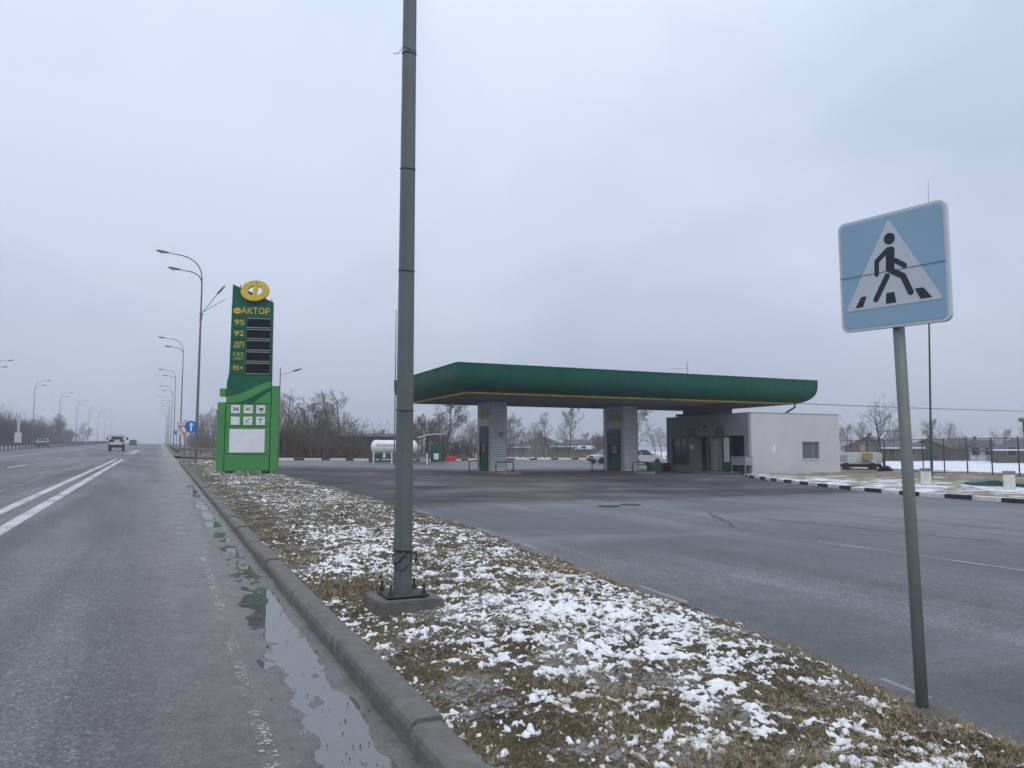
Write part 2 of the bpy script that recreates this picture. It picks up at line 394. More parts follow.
# ---- near kerb of single stones
kerb = thing('kerb', 'grey concrete kerb between the road gutter and the snowy grass strip', 'kerb'); kerb['kind'] = 'structure'; del kerb['category']
km = MB().prism([(KX, -.25), (KX + .19, -.25), (KX + .19, .125), (KX + .165, .135), (KX + .045, .135), (KX + .012, .115), (KX, .08)], 'y', -.497, .497).mesh('kerb_stone', bevel=.004)
M_kerbc = pm('kerb_concrete', (.128, .120, .106), .85, .26, 9, bmp=.8, bscale=60); km.materials.append(M_kerbc)
random.seed(3)
sl_ = math.atan(.0143)
for i in range(60):
    y = -2.5 + i; o = bpy.data.objects.new('kerb_stone', km); COL.objects.link(o); o.parent = kerb
    o.location = (random.uniform(-.007, .007), y, Z(1.3, y, random.uniform(-.006, .005))); o.rotation_euler = (sl_ + random.uniform(-.004, .004), random.uniform(-.012, .012), random.uniform(-.005, .005))
ca = (KX + 3.0, 57.05)
kc = MB().prism([(-.19, -.25), (0, -.25), (0, .08), (-.03, .135), (-.165, .135), (-.19, .125)], 'y', -.48, .48).mesh('kerb_stone', bevel=.008); kc.materials.append(M_kerbc)
for k in range(4):
    a = math.pi - rad(11 + 22 * k); x, y = ca[0] + 3.0 * math.cos(a), ca[1] + 3.0 * math.sin(a)
    o = bpy.data.objects.new('kerb_stone', kc); COL.objects.link(o); o.parent = kerb; o.location = (x, y, Z(x, y)); o.rotation_euler = (0, 0, a - math.pi + math.pi)
# ---- forecourt
XR_Y = np.array([-12, -3, 0, 2.7, 4.8, 7.2, 14, 24, 32, 45, 52, 56, 58.2]); XR_X = np.array([3.2, 3.5, 3.85, 4.27, 4.65, 4.86, 5.40, 5.42, 5.3, 5.2, 4.9, 4.0, 2.6])
def xr(y): return np.interp(y, XR_Y, XR_X)
KP = [(36.2, 37.3), (33.4, 37.2), (31.6, 35.8), (30.2, 33.8), (28, 29.4), (26, 24.9), (24.6, 21.4), (23.8, 18.4), (23.5, 14.7), (23.7, 10), (24.3, 4), (25.3, -4), (27, -12)]
kpy = np.array([p[1] for p in KP][::-1]); kpx = np.array([p[0] for p in KP][::-1])
fy = np.concatenate([np.arange(-14, 58, 1.0), np.arange(58, 73.1, 1.0)])
u = np.linspace(0, 1, 60)
x0 = np.where(fy < 58, xr(fy) - .6, KX - .02); x1 = np.where(fy < 37.2, np.interp(fy, kpy, kpx) + .35, np.where(fy < 54, 42.5, 66.))
FX = x0[:, None] + (x1 - x0)[:, None] * u[None]; FY = np.repeat(fy[:, None], 60, 1)
# back edge follows the far kerb
fk = lambda x: np.interp(x, [5, 11, 19.4, 30, 46, 66], [65.5, 67.5, 73, 76.9, 79.4, 81.5])
FY = np.where(FY > 58, 58 + (FY - 58) / 15.0 * (fk(np.maximum(FX, 6)) - 58), FY)
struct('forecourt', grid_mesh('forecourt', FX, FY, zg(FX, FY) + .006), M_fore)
fore = bpy.data.objects['forecourt']
def fline(p, q, w, mat):
    d = Vector((q[0] - p[0], q[1] - p[1])); L_ = d.length; d.normalize(); n = Vector((-d.y, d.x)) * w / 2; k = max(2, int(L_)); mb = MB()
    for i in range(k + 1):
        c = Vector(p) + d * L_ * i / k
        for s in (-1, 1): mb.v.append((c.x + n.x * s, c.y + n.y * s, Z(c.x + n.x * s, c.y + n.y * s, .012)))
    mb.f = [(2 * i, 2 * i + 1, 2 * i + 3, 2 * i + 2) for i in range(k)]
    obj('bay_line', mb, mat, fore)
fline((9.95, 9.6), (10.4, 2.0), .09, M_half); fline((16.2, 18.5), (17.0, 10.), .10, M_worn)
# manhole covers in the forecourt
for (x, y, r) in ((10.6, 17.2, .30), (11.45, 17.5, .28), (19.5, 27.5, .3)):
    mh = MB().disc((0, 0, .012), r, 'z', .02, 28); mh.disc((0, 0, .018), r * .8, 'z', .02, 28)
    o = obj('manhole_cover', mh, M_rust, fore); o.location = (x, y, Z(x, y)); 
pm_c = pm('bitumen_seal', (.016, .016, .017), .6, .3, 5)
rs_ = random.Random(12)
for (p, q, w) in (((10.2, 11.9), (11.9, 14.8), .035), ((9.0, 20.0), (20.5, 23.5), .03), ((13, 8), (12.0, 13.5), .02)):
    mb = MB(); n = 26
    for i in range(n + 1):
        x = p[0] + (q[0] - p[0]) * i / n + rs_.gauss(0, .05); y = p[1] + (q[1] - p[1]) * i / n + rs_.gauss(0, .05); ww = w * rs_.uniform(.3, 1.3)
        mb.v += [(x - ww, y, Z(x - ww, y, .0105)), (x + ww, y + ww * .5, Z(x + ww, y, .0105))]
    mb.f = [(2 * i, 2 * i + 1, 2 * i + 3, 2 * i + 2) for i in range(n)]; obj('sealed_crack', mb, pm_c, fore)
# ---- striped kerb stones on the right, and the low island behind them
def along(P, step):
    res = []; acc = 0; need = 0
    for a, b in zip(P[:-1], P[1:]):
        a = Vector(a); b = Vector(b); L_ = (b - a).length
        while need <= acc + L_ - 1e-6:
            q = a + (b - a) * ((need - acc) / L_); d = (b - a).normalized(); res.append((q.x, q.y, math.atan2(d.y, d.x))); need += step
        acc += L_
    return res
sk = thing('striped_kerb', 'black and white painted kerb curving from the station building towards the right', 'kerb'); sk['kind'] = 'structure'; del sk['category']
def kerbmesh(L_, h=.15, w=.2):
    return MB().prism([(-w / 2, -.2), (w / 2, -.2), (w / 2, h - .01), (w / 2 - .02, h), (-w / 2 + .03, h), (-w / 2, h - .04)], 'x', -L_ / 2, L_ / 2).mesh('kerb_stone', bevel=.008)
kw = kerbmesh(.985); kw.materials.append(M_kerbw); kb = kerbmesh(.985); kb.materials.append(M_kerbb)
for i, (x, y, a) in enumerate(along(KP[1:], 1.0)):
    o = bpy.data.objects.new('kerb_stone', kb if i % 2 == 1 else kw); COL.objects.link(o); o.parent = sk
    o.location = (x, y, Z(x, y, random.uniform(-.015, .01))); o.rotation_euler = (0, random.uniform(-.006, .006), a + math.pi + random.uniform(-.02, .02))
iy = np.arange(-12, 37.3, .6); u = np.linspace(0, 1, 60) ** 1.3; x0 = np.interp(iy, kpy, kpx) + .08
IX = x0[:, None] + (50 - x0)[:, None] * u[None]; IY = np.repeat(iy[:, None], 60, 1)
def m_island():
    m, t, b = nodemat('island_grass_and_snow'); v = posnode(t); vv = posnode(t, (.9, 1.1, 1))
    n2 = noise(t, vv, .8, 8, .72); n3 = noise(t, v, 7, 6, .8)
    straw = ramp(t, n3, [(.3, (.07, .055, .034)), (.5, (.19, .15, .088)), (.72, (.30, .245, .155))])
    f = math_(t, 'ADD', n2, math_(t, 'MULTIPLY', math_(t, 'SUBTRACT', n3, .5), .28))
    sx = t.nodes.new('ShaderNodeSeparateXYZ'); t.links.new(v, sx.inputs[0])
    # bare straw strip by the fence, snow nearer the kerb
    e = math_(t, 'MULTIPLY', math_(t, 'SUBTRACT', 33, sx.outputs[0]), .018); e = math_(t, 'MINIMUM', math_(t, 'MAXIMUM', e, -.07), .06)
    sn = ramp(t, math_(t, 'ADD', f, e), [(.50, g3(0)), (.60, g3(1))])
    t.links.new(mixc(t, sn, straw, (.70, .73, .78)), b.inputs['Base Color']); b.inputs['Roughness'].default_value = .9
    bump(t, b, math_(t, 'ADD', n3, n2), .7, .06); return m
M_isl = m_island()
struct('island', grid_mesh('island', IX, IY, zg(IX, IY) + .11 + .07 * fbm(IX * .5, IY * .5, 31, 4)), M_isl)
IX2, IY2 = np.meshgrid(np.linspace(42.3, 52, 20), np.arange(37.1, 60, 1.)); struct('side_verge', grid_mesh('side_verge', IX2, IY2, zg(IX2, IY2) + .10 + .08 * fbm(IX2 * .5, IY2 * .5, 32, 4)), M_isl)
# far kerb at the back of the forecourt
bk = thing('back_kerb', 'black and white painted kerb along the back of the forecourt', 'kerb'); bk['kind'] = 'structure'; del bk['category']
for i, (x, y, a) in enumerate(along([(q, float(fk(q)) + .1) for q in (7, 9, 11, 14, 19.4, 24, 30, 38, 46, 56, 64)], 1.0)):
    o = bpy.data.objects.new('kerb_stone', kb if i % 3 == 1 else kw); COL.objects.link(o); o.parent = bk
    o.location = (x, y, Z(x, y, .03)); o.rotation_euler = (0, 0, a)
# verge beyond the station entrance, along the road
vx = np.array([1.22, 1.4, 2, 3, 4.5, 6, 8, 9.5]); vy = np.concatenate([np.arange(74, 140, 1.), np.arange(140, 460, 8.)]); VX, VY = np.meshgrid(vx, vy)
VX = VX + (np.clip(80 - VY, 0, 6) ** 2 * .09) * (VX < 5)
struct('roadside_verge', grid_mesh('roadside_verge', VX, VY, zg(VX, VY) + np.where(VX < 1.3, -.02, .12) * ss(73, 82, VY) + .12 * fbm(VX * .7, VY * .3, 33, 3)), M_ground)

# ---- grass strip: soil, snow, dry grass
sy = np.concatenate([np.arange(-3, .9, .06), rows(.9, 58.4, .0027, .0115)]); su = np.linspace(0, 1, 320)
sx0 = np.where(sy < 56, KX + .17, KX + .17 + (sy - 56) ** 2 * .28)
sx1 = np.maximum(xr(sy) + .10 * fbm(sy * .8, sy * 0, 41, 3), sx0 + .05)
SX = sx0[:, None] + (sx1 - sx0)[:, None] * su[None]; SY = np.repeat(sy[:, None], 320, 1); SU = np.repeat(su[None], len(sy), 0)
def strip_base(x, y, uu):
    return zg(x, y) + .105 + .07 * np.sin(np.pi * np.clip(uu, 0, 1)) - .115 * ss(.82, 1.0, uu)
def strip_h(x, y, uu):
    near = 1 - ss(9, 26, y)
    e = ss(0, .06, uu)
    return strip_base(x, y, uu) + e * (.045 * fbm(x * 1.1, y * 1.1, 51, 3) + .030 * fbm(x * 5, y * 5, 52, 3) + near * .026 * fbm(x * 17, y * 17, 53, 2))
SZ = strip_h(SX, SY, SU)
def m_soil():
    m, t, b = nodemat('soil_and_thatch'); v = posnode(t); n = noise(t, v, 2.2, 5, .6); f = noise(t, v, 40, 6, .8); vs = noise(t, posnode(t, (1, .3, 1)), 90, 4, .8)
    c = ramp(t, n, [(.3, (.038, .030, .020)), (.46, (.088, .068, .040)), (.6, (.105, .088, .044)), (.74, (.17, .135, .08))])
    c = mixc(t, 1., c, ramp(t, f, [(.3, g3(.4)), (.5, g3(1)), (.72, g3(1.8))]), 'MULTIPLY')
    c = mixc(t, ramp(t, vs, [(.60, g3(0)), (.68, g3(.7))]), c, (.24, .19, .11))
    fz = math_(t, 'ADD', math_(t, 'MULTIPLY', noise(t, v, 28, 6, .8), .7), math_(t, 'MULTIPLY', noise(t, v, 2.4, 4, .6), .45))
    c = mixc(t, ramp(t, fz, [(.585, g3(0)), (.66, g3(.6))]), c, (.52, .53, .55))
    t.links.new(c, b.inputs['Base Color']); b.inputs['Roughness'].default_value = .95; b.inputs['Specular IOR Level'].default_value = .2
    bump(t, b, math_(t, 'ADD', f, vs), .9, .02); return m
struct('grass_strip', grid_mesh('grass_strip', SX, SY, SZ), m_soil())
def snow_mask(x, y, uu):
    big = fbm(x * .75 + 3, y * .55, 61, 3); mid = fbm(x * 5.5, y * 5.5, 62, 3, .65); fin = fbm(x * 26, y * 26, 63, 4, .72) * (1 + .9 * vnoise(x * .9, y * .9, 66)) + .35 * fbm(x * 10, y * 10, 67, 2)
    far = ss(6, 16, y)
    patch = np.exp(-(((x - 2.6) / 1.0) ** 2 + ((y - 12.3) / 2.2) ** 2)) * .16
    return (.26 * big + .62 * mid + 1.15 * fin - .300 + .15 * np.exp(-((uu - .62) / .28) ** 2) * (1 - far) - .36 * (1 - ss(.02, .26, uu)) - .45 * ss(.74, .96, uu) - .185 * far + patch
            + .14 * ss(20, 32, y) * ss(.55, .8, uu))
SM = snow_mask(SX, SY, SU)
snow_h = SZ + np.where(SM > 0, .003 + .024 * np.minimum(SM, .5) ** .8 + .010 * fbm(SX * 38, SY * 38, 64, 2), np.maximum(SM, -.3) * .14)
m, t, b = nodemat('snow'); v = posnode(t)
t.links.new(ramp(t, noise(t, v, 22, 5, .7), [(.3, (.68, .685, .70)), (.5, (.84, .845, .85)), (.66, (.92, .92, .92))]), b.inputs['Base Color'])
b.inputs['Roughness'].default_value = .7; b.inputs['Subsurface Weight'].default_value = .0; bump(t, b, math_(t, 'ADD', noise(t, v, 130, 3, .7), noise(t, v, 45, 4, .8)), .6, .014); M_snow = m
o = obj('snow', grid_mesh('snow', SX, SY, snow_h, keep=SM > -.02), M_snow); o['kind'] = 'stuff'; o['label'] = 'thin patchy snow lying on the grass strip'
# dry grass blades
def blades(n, y0, y1, seed, L0, L1, w):
    rng = np.random.default_rng(seed)
    y = y0 * (y1 / y0) ** rng.random(n); uu = rng.random(n) * .99 + .005; a0 = KX + .17; x = a0 + (xr(y) - a0) * uu
    dens = vnoise(x * 1.7, y * 1.7, 71) + .8 * vnoise(x * 6, y * 6, 72) - .9 * np.clip(snow_mask(x, y, uu), -.1, .4) + .15 * (uu > .85) + rng.random(n) * .5
    k = dens > .06; x, y, uu, dens = x[k], y[k], uu[k], dens[k]; n = len(x)
    z = strip_h(x, y, uu) - .004
    az = 2 * np.pi * (vnoise(x * .9, y * .9, 73) * 1.3 + rng.random(n)); tilt = rng.uniform(.6, 1.5, n); Lb = rng.uniform(L0, L1, n) * (.55 + np.clip(dens, 0, 1))
    dx, dy = np.cos(az), np.sin(az); px, py = -dy, dx; ww = w * rng.uniform(.6, 1.4, n)
    t2 = np.minimum(tilt + rng.uniform(.2, .8, n), 1.75)
    mx_, my_, mz_ = x + dx * np.sin(tilt) * Lb * .55, y + dy * np.sin(tilt) * Lb * .55, z + np.cos(tilt) * Lb * .55
    tx, ty, tz = mx_ + dx * np.sin(t2) * Lb * .45, my_ + dy * np.sin(t2) * Lb * .45, mz_ + np.cos(t2) * Lb * .45
    A = np.stack([x - px * ww, y - py * ww, z], -1); B = np.stack([x + px * ww, y + py * ww, z], -1)
    C = np.stack([mx_ + px * ww * .8, my_ + py * ww * .8, mz_], -1); D = np.stack([mx_ - px * ww * .8, my_ - py * ww * .8, mz_], -1); T = np.stack([tx, ty, tz], -1)
    co = np.stack([A, B, C, D, T], 1).reshape(-1, 3); i = np.arange(n) * 5
    tri = np.concatenate([np.stack([i, i + 1, i + 2], -1), np.stack([i, i + 2, i + 3], -1), np.stack([i + 3, i + 2, i + 4], -1)])
    return co, tri, np.repeat(np.clip(rng.random(n) * .65 + .35 * (.5 + vnoise(x * 1.3, y * 1.3, 75)), 0, 1), 5)
parts = [blades(165000, .9, 9, 5, .022, .068, .0015), blades(120000, 7, 57, 6, .035, .085, .0028)]
co = np.concatenate([p[0] for p in parts]); off = len(parts[0][0]); tri = np.concatenate([parts[0][1], parts[1][1] + off]); tint = np.concatenate([p[2] for p in parts])
me = raw_mesh('dry_grass', co, tri, False)
if len(me.vertices) == len(tint):
    at = me.attributes.new('tint', 'FLOAT', 'POINT'); at.data.foreach_set('value', tint.astype(np.float32))
m, t, b = nodemat('dry_grass_blade'); at = t.nodes.new('ShaderNodeAttribute'); at.attribute_name = 'tint'
t.links.new(ramp(t, at.outputs['Fac'], [(.08, (.062, .058, .025)), (.35, (.135, .110, .055)), (.6, (.235, .185, .105)), (.88, (.39, .315, .20))]), b.inputs['Base Color']); b.inputs['Roughness'].default_value = .8; b.inputs['Specular IOR Level'].default_value = .25
o = obj('dry_grass', me, m); o['kind'] = 'stuff'; o['label'] = 'short dry yellowed grass growing through the snow on the strip'
# flush edging stones between strip and forecourt
ed = thing('edging', 'low pale edging stones between the grass strip and the forecourt', 'edging'); ed['kind'] = 'structure'; del ed['category']
em = MB().box(-.49, .49, -.03, .03, -.15, .03).mesh('edging_stone', bevel=.008); em.materials.append(pm('pale_concrete', (.25, .245, .235), .85, .3, 4, bmp=.5))
for i, (x, y, a) in enumerate(along([(float(xr(q)) + .06, q) for q in np.arange(-2, 56, .5)], 1.0)):
    o = bpy.data.objects.new('edging_stone', em); COL.objects.link(o); o.parent = ed; o.location = (x, y, Z(x, y, random.uniform(-.045, -.008) - (.05 if random.random() < .3 else 0))); o.rotation_euler = (0, 0, a + random.uniform(-.02, .02))
# gravel and grit in the gutter
rng = np.random.default_rng(9); gv = MB()
for k in range(380):
    y = 1.5 * (26 / 1.5) ** rng.random(); x = rng.choice([rng.uniform(.1, 1.2), rng.uniform(.75, 1.22)]); r = rng.uniform(.002, .0055) * (2.2 if rng.random() < .04 else 1)
    z = Z(x, y) - .012; a = rng.random() * 3
    vs = [(x + r * math.cos(a + q * 1.57) * rng.uniform(.7, 1.4), y + r * math.sin(a + q * 1.57) * rng.uniform(.7, 1.4), z) for q in range(4)]
    vs += [(x + (p[0] - x) * .6, y + (p[1] - y) * .6, z + r * rng.uniform(.9, 1.8)) for p in vs]
    gv.add(vs, [(4, 5, 6, 7), (0, 1, 5, 4), (1, 2, 6, 5), (2, 3, 7, 6), (3, 0, 4, 7)])
o = obj('grit', gv, pm('wet_grit', (.03, .027, .024), .6, .5, 40)); o['kind'] = 'stuff'; o['label'] = 'dark grit and bits of gravel scattered along the gutter'

# ================================================================== THINGS
# ---- materials for things
M_dgreen = pm('dark_green_panel', (.003, .090, .046), .5, .1, 1.5, streak=.12, spec=.25)
M_fascia = pm('green_canopy_cladding', (.002, .080, .050), .55, .10, .8, streak=.12, spec=.22)
M_lgreen = pm('leaf_green_panel', (.045, .225, .055), .5, .08, 1.2, streak=.12)
M_yellow = pm('yellow_enamel', (.66, .47, .03), .45, .12, 4)
M_yelstrip = pm('faded_yellow_strip', (.50, .33, .02), .55, .25, 2)
M_white = pm('white_enamel', (.66, .68, .70), .45, .07, 2, streak=.08)
M_dwhite = pm('dirty_white_paint', (.50, .52, .54), .6, .15, 1.5, streak=.35)
M_screen = pm('unlit_display', (.004, .005, .010), .55, .1, spec=.12)
M_sidingl = pm('grey_siding', (.62, .625, .65), .55, .10, 1.2, streak=.3)
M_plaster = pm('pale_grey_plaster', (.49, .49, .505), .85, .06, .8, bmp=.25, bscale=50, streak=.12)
M_plaster_shaded = pm('shaded_plaster', (.20, .208, .225), .85, .07, .8, bmp=.25, bscale=50, streak=.12)  # wall plaster copy with the shade under the canopy put into its colour
M_soffit = pm('soffit_panel', (.22, .225, .24), .6, .1, .8)
M_alu = pm('aluminium_frame', (.33, .35, .36), .45, .08, 4, metal=.5)
M_dframe = pm('dark_window_frame', (.03, .032, .036), .45, .15)
M_glass = glassmat('window_glass'); M_glass2 = glassmat('door_glass', (.30, .33, .34), .15)  # door glass: reflected brightness is put into its pale base colour
M_glass3 = glassmat('curtained_glass', (.10, .11, .115), .12)
M_red = pm('red_paint', (.55, .02, .035), .5, .2, 6)
M_teal = pm('dark_teal_paint', (.010, .070, .062), .5, .2, 3)
M_ink = pm('dark_ink', (.018, .022, .032), .5, .2, 8)
M_wood = pm('raw_wood', (.33, .235, .14), .75, .25, 7)
M_bark = pm('bark', (.058, .050, .045), .95, .35, 8, bmp=.6, bscale=30)
M_barkl = pm('pale_bark', (.13, .118, .105), .95, .3, 8, bmp=.6, bscale=30)
M_twig = pm('twigs', (.118, .092, .074), .95, .3, 3)
M_twigl = pm('pale_twigs', (.22, .188, .155), .95, .3, 3)
M_leaf = pm('withered_leaves', (.10, .065, .04), .9, .4, 6)
M_rubber = pm('tyre_rubber', (.018, .018, .019), .8, .2)
M_carw = pm('white_car_paint', (.46, .47, .48), .3, .05, 2, coat=.4, streak=.12)
M_card = pm('dark_car_paint', (.04, .045, .055), .3, .1, 2, coat=.4)

# ---- street lamps
def lamp_head(mb, tip, d):
    d = Vector(d).normalized(); s = d.cross(Vector((0, 0, 1))).normalized(); u = s.cross(d)
    prof = [(0, .05, .05), (.12, .09, .06), (.35, .15, .075), (.6, .14, .06), (.74, .06, .03)]
    vs = []; fs = []
    for (l, w, h) in prof:
        for k in range(8):
            a = 2 * math.pi * k / 8; vs.append(Vector(tip) + d * l + s * w * math.cos(a) + u * h * math.sin(a))
    for i in range(4):
        for k in range(8): fs.append((i * 8 + k, i * 8 + (k + 1) % 8, i * 8 + 8 + (k + 1) % 8, i * 8 + 8 + k))
    fs += [tuple(range(8)), tuple(32 + k for k in range(8))]; mb.add(vs, fs)
M_lens = pm('lamp_lens', (.55, .55, .48), .3, .1)
def street_lamp(label, loc, rz=0., group=None, h=12.3, r0=.105, r1=.045, mat=M_steel, n=8):
    t = thing('street_lamp', label, 'street lamp', loc, rz, group)
    obj('shaft', MB().tube([(0, 0, 0), (0, 0, h * .33), (0, 0, h * .66), (0, 0, h - .9)], [r0, r0 + (r1 - r0) * .33, r0 + (r1 - r0) * .66, r1], n, rot=math.pi / 8), mat, t)
    obj('flange', MB().box(-.17, .17, -.17, .17, -.02, .025), M_rust, t)
    for (L_, zz, up) in ((1.65, h - .95, 1.85), (.95, h - 1.1, 1.0)):
        pts = []
        for k in range(9):
            q = k / 8; pts.append((-L_ * (1 - math.cos(q * math.pi / 2)) ** 1.25, 0, zz + up * math.sin(q * math.pi / 2) ** .8))
        pts.append((pts[-1][0] - .35, 0, pts[-1][2] + .04))
        obj('arm', MB().tube(pts, [.036] * 8 + [.028, .026], 6), mat, t, True)
        hb = MB(); lamp_head(hb, pts[-1], (-1, 0, .10)); hd = obj('lamp_head', hb, M_steel, t, True)
        e = pts[-1]; obj('lens', MB().lathe([(.11, 0), (.10, -.05), (.05, -.08)], (e[0] - .42, 0, e[2] - .015), 'z', 10), M_lens, hd)
    return t
# the near lamp post
LX, LY = 2.02, 6.78
lz = float(strip_base(np.array(LX), np.array(LY), np.array(.3)))
t = street_lamp('near grey faceted lamp post on a bolted concrete footing in the snowy grass', (LX, LY, lz + .065), 0, None, 12.0, .083, .042, M_pole)
for ch in list(t.children):
    if ch.name.startswith('flange'): bpy.data.objects.remove(ch, do_unlink=True)
obj('footing', MB().box(-.29, .29, -.29, .29, -.3, 0), pm('stained_concrete', (.115, .108, .096), .85, .35, 5, bmp=.8, bscale=60), t, bevel=.012, seg=2)
obj('base_plate', MB().box(-.19, .19, -.19, .19, .012, .030), M_rust, t, bevel=.004)
for (a, b_) in ((-1, -1), (1, -1), (1, 1), (-1, 1)):
    mb = MB().tube([(a * .15, b_ * .15, -.02), (a * .15, b_ * .15, .12)], .013, 8); mb.tube([(a * .15, b_ * .15, .0302), (a * .15, b_ * .15, .06)], .024, 6)
    obj('anchor_bolt', mb, M_rust, t)
for zz in (.40, 1.66, 2.95, 3.92, 5.05):
    r = .083 + (.042 - .083) * zz / 11.1 + .004
    obj('cable_tie', MB().tube([(r * math.cos(a), r * math.sin(a), zz + .012 * math.sin(a)) for a in np.linspace(0, 2 * math.pi, 17)], .004, 5), M_black, t)
rngw = random.Random(4); pts = []
for k in range(60):
    a = -2.6 + k * .26; r = .090 + .008 * rngw.random() + (.03 if math.cos(a) > .75 else 0); pts.append((r * math.cos(a), r * math.sin(a), .40 - .0022 * k + .06 * math.sin(k * .47) * (1 if k > 22 else .15)))
obj('wire_coil', MB().tube(pts, .005, 5), M_black, t, True)
obj('tape_end', MB().tube([(.062, -.05, 5.06), (-.08, -.075, 5.07), (-.12, -.06, 5.0), (-.17, -.06, 4.99)], .003, 4), M_black, t)
obj('access_door', MB().box(-.034, .034, -.085, -.076, .35, .62), M_pole, t)
# the right-hand row
gl_ = 'street lamps along the right side of the road'
l2 = street_lamp('tall double-arm street lamp just left of the green price sign, with an extra side floodlight', (2.05, 52.3, Z(2, 52, .12)), rad(4), gl_)
sf = MB().tube([(.06, 0, 9.2), (.12, 0, 9.65), (.95, .0, 10.9)], .022, 6); obj('side_arm', sf, M_steel, l2)
hb = MB(); lamp_head(hb, (.95, 0, 10.9), (.6, 0, .8)); obj('floodlight', hb, M_steel, l2, True)
obj('side_arm', MB().tube([(.12, 0, 9.65), (1.45, 0, 10.6)], .018, 6), M_steel, l2)
for zz in (9.1, 9.45): obj('bracket', MB().tube([(0, 0, zz), (0, 0, zz + .1)], .085, 8), M_steel, l2)
lab = ['street lamp second beyond the price sign along the right verge', 'street lamp third beyond the price sign along the right verge', 'street lamp fourth beyond the price sign along the right verge', 'hazy street lamp fifth beyond the price sign, right verge', 'hazy street lamp sixth beyond the price sign, right verge', 'faint street lamp seventh beyond the price sign, right verge', 'farthest faint street lamp on the right verge']
first = street_lamp(lab[0], (2.05, 96.5, Z(2, 96.5, .1)), 0, gl_, r0=.1)
for k in range(1, 7):
    c = copy_tree(first); y = 96.5 + 44 * k; c.location = (2.0, y, Z(2, y, .1)); c['label'] = lab[k]; c.rotation_euler = (0, rad((-1) ** k * .3), rad(random.uniform(-4, 4)))
# left-hand row
gl2 = 'street lamps along the far left side of the road'
lab = ['street lamp at the left edge of the picture, only its arms in view', 'nearest whole street lamp on the left, behind the median barrier', 'second whole street lamp on the left side', 'third whole street lamp on the left side', 'fourth whole street lamp on the left side', 'fifth street lamp on the left, fading in haze', 'sixth street lamp on the left, fading in haze', 'last faint street lamp on the left']
for k, y in enumerate((138, 182, 226, 270, 314, 358, 402, 446)):
    c = copy_tree(first); c.location = (-23.6, y, Z(-23.6, y, -.05)); c.rotation_euler = (0, 0, math.pi + rad(random.uniform(-5, 5))); c['label'] = lab[k]; c['group'] = gl2
# thin lamp mast right of the price sign, with one bracket arm to the right
t = thing('lamp_mast', 'thin grey mast with a short rising arm just right of the price sign', 'mast', (8.35, 62, Z(8.35, 62)), 0)
obj('shaft', MB().tube([(0, 0, 0), (0, 0, 7.35)], [.055, .035], 8), M_steel, t); obj('arm', MB().tube([(0, 0, 6.75), (.95, -.3, 7.1)], .02, 6), M_steel, t)
hb = MB(); lamp_head(hb, (.9, -.28, 7.08), (1, -.2, .35)); obj('lamp_head', hb, M_steel, t, True)
t = thing('slim_mast', 'slim pale mast showing just left of the near lamp post', 'mast', (17.05, 60, Z(17.2, 60)), 0)
obj('shaft', MB().tube([(0, 0, 0), (0, 0, 6), (0, 0, 12.5)], [.06, .05, .03], 8), M_steel, t); obj('finial', MB().lathe([(.02, 12.5), (.05, 12.55), (.02, 12.6)], (0, 0, 0), 'z', 8), M_steel, t)

# ---- price sign
T = thing('price_sign', 'tall green fuel price sign with yellow emblem, black displays and white icon panel', 'price sign', (3.46, 35.2, Z(3.46, 35.2, .12)), rad(-13))
def tp(name, x0, x1, z0, z1, y0, y1, mat, bev=.006, parent=T): return obj(name, MB().box(x0, x1, y0, y1, z0, z1), mat, parent, bevel=bev)
obj('footing', MB().box(-1.15, 1.15, -.35, .35, -.4, .05), M_conc, T, bevel=.02)
for x in (-.72, .78): obj('foot', MB().box(x - .16, x + .16, -.2, .2, .05, .18), M_black, T, bevel=.01)
core = tp('lower_body', -.93, .93, .16, 4.1, -.16, .16, M_lgreen, .01)
for (z0, z1) in ((.17, .86), (.88, 2.06), (2.08, 3.06)): tp('panel', -.91, .91, z0, z1, -.20, -.162, M_lgreen, .008)
tp('wing', -1.27, -.945, .14, 3.12, -.19, .19, M_lgreen, .015); tp('wing', .945, 1.27, .14, 3.86, -.19, .19, M_lgreen, .015)
tp('wing', -1.20, -.945, 3.38, 3.72, -.19, .19, M_lgreen, .015)
# wave panel
tp('wave_panel', -.92, .92, 3.08, 4.3, -.20, -.165, M_dgreen, .006)
def wave(z0, amp, ph, n=18): return [(-.92 + 1.84 * k / n, z0 + amp * math.sin(-1.9 + 3.3 * k / n + ph) + .30 * k / n) for k in range(n + 1)]
w1 = wave(3.52, .20, 0); w2 = [(x, z - .22 - .12 * math.sin((x + .92) * 1.7)) for x, z in w1]
obj('wave_band', MB().prism([(x, min(z + .04, 4.28)) for x, z in w1] + w2[::-1], 'y', -.222, -.202), M_lgreen, T)
w3 = [(x, max(3.1, z - .16 - .34 * (1 - ((x + .92) / 1.84)) ** 1.0)) for x, z in w2]
obj('wave_band', MB().prism([(x, z) for x, z in w3] + [(.92, 3.09), (-.92, 3.09)], 'y', -.217, -.202), M_lgreen, T)
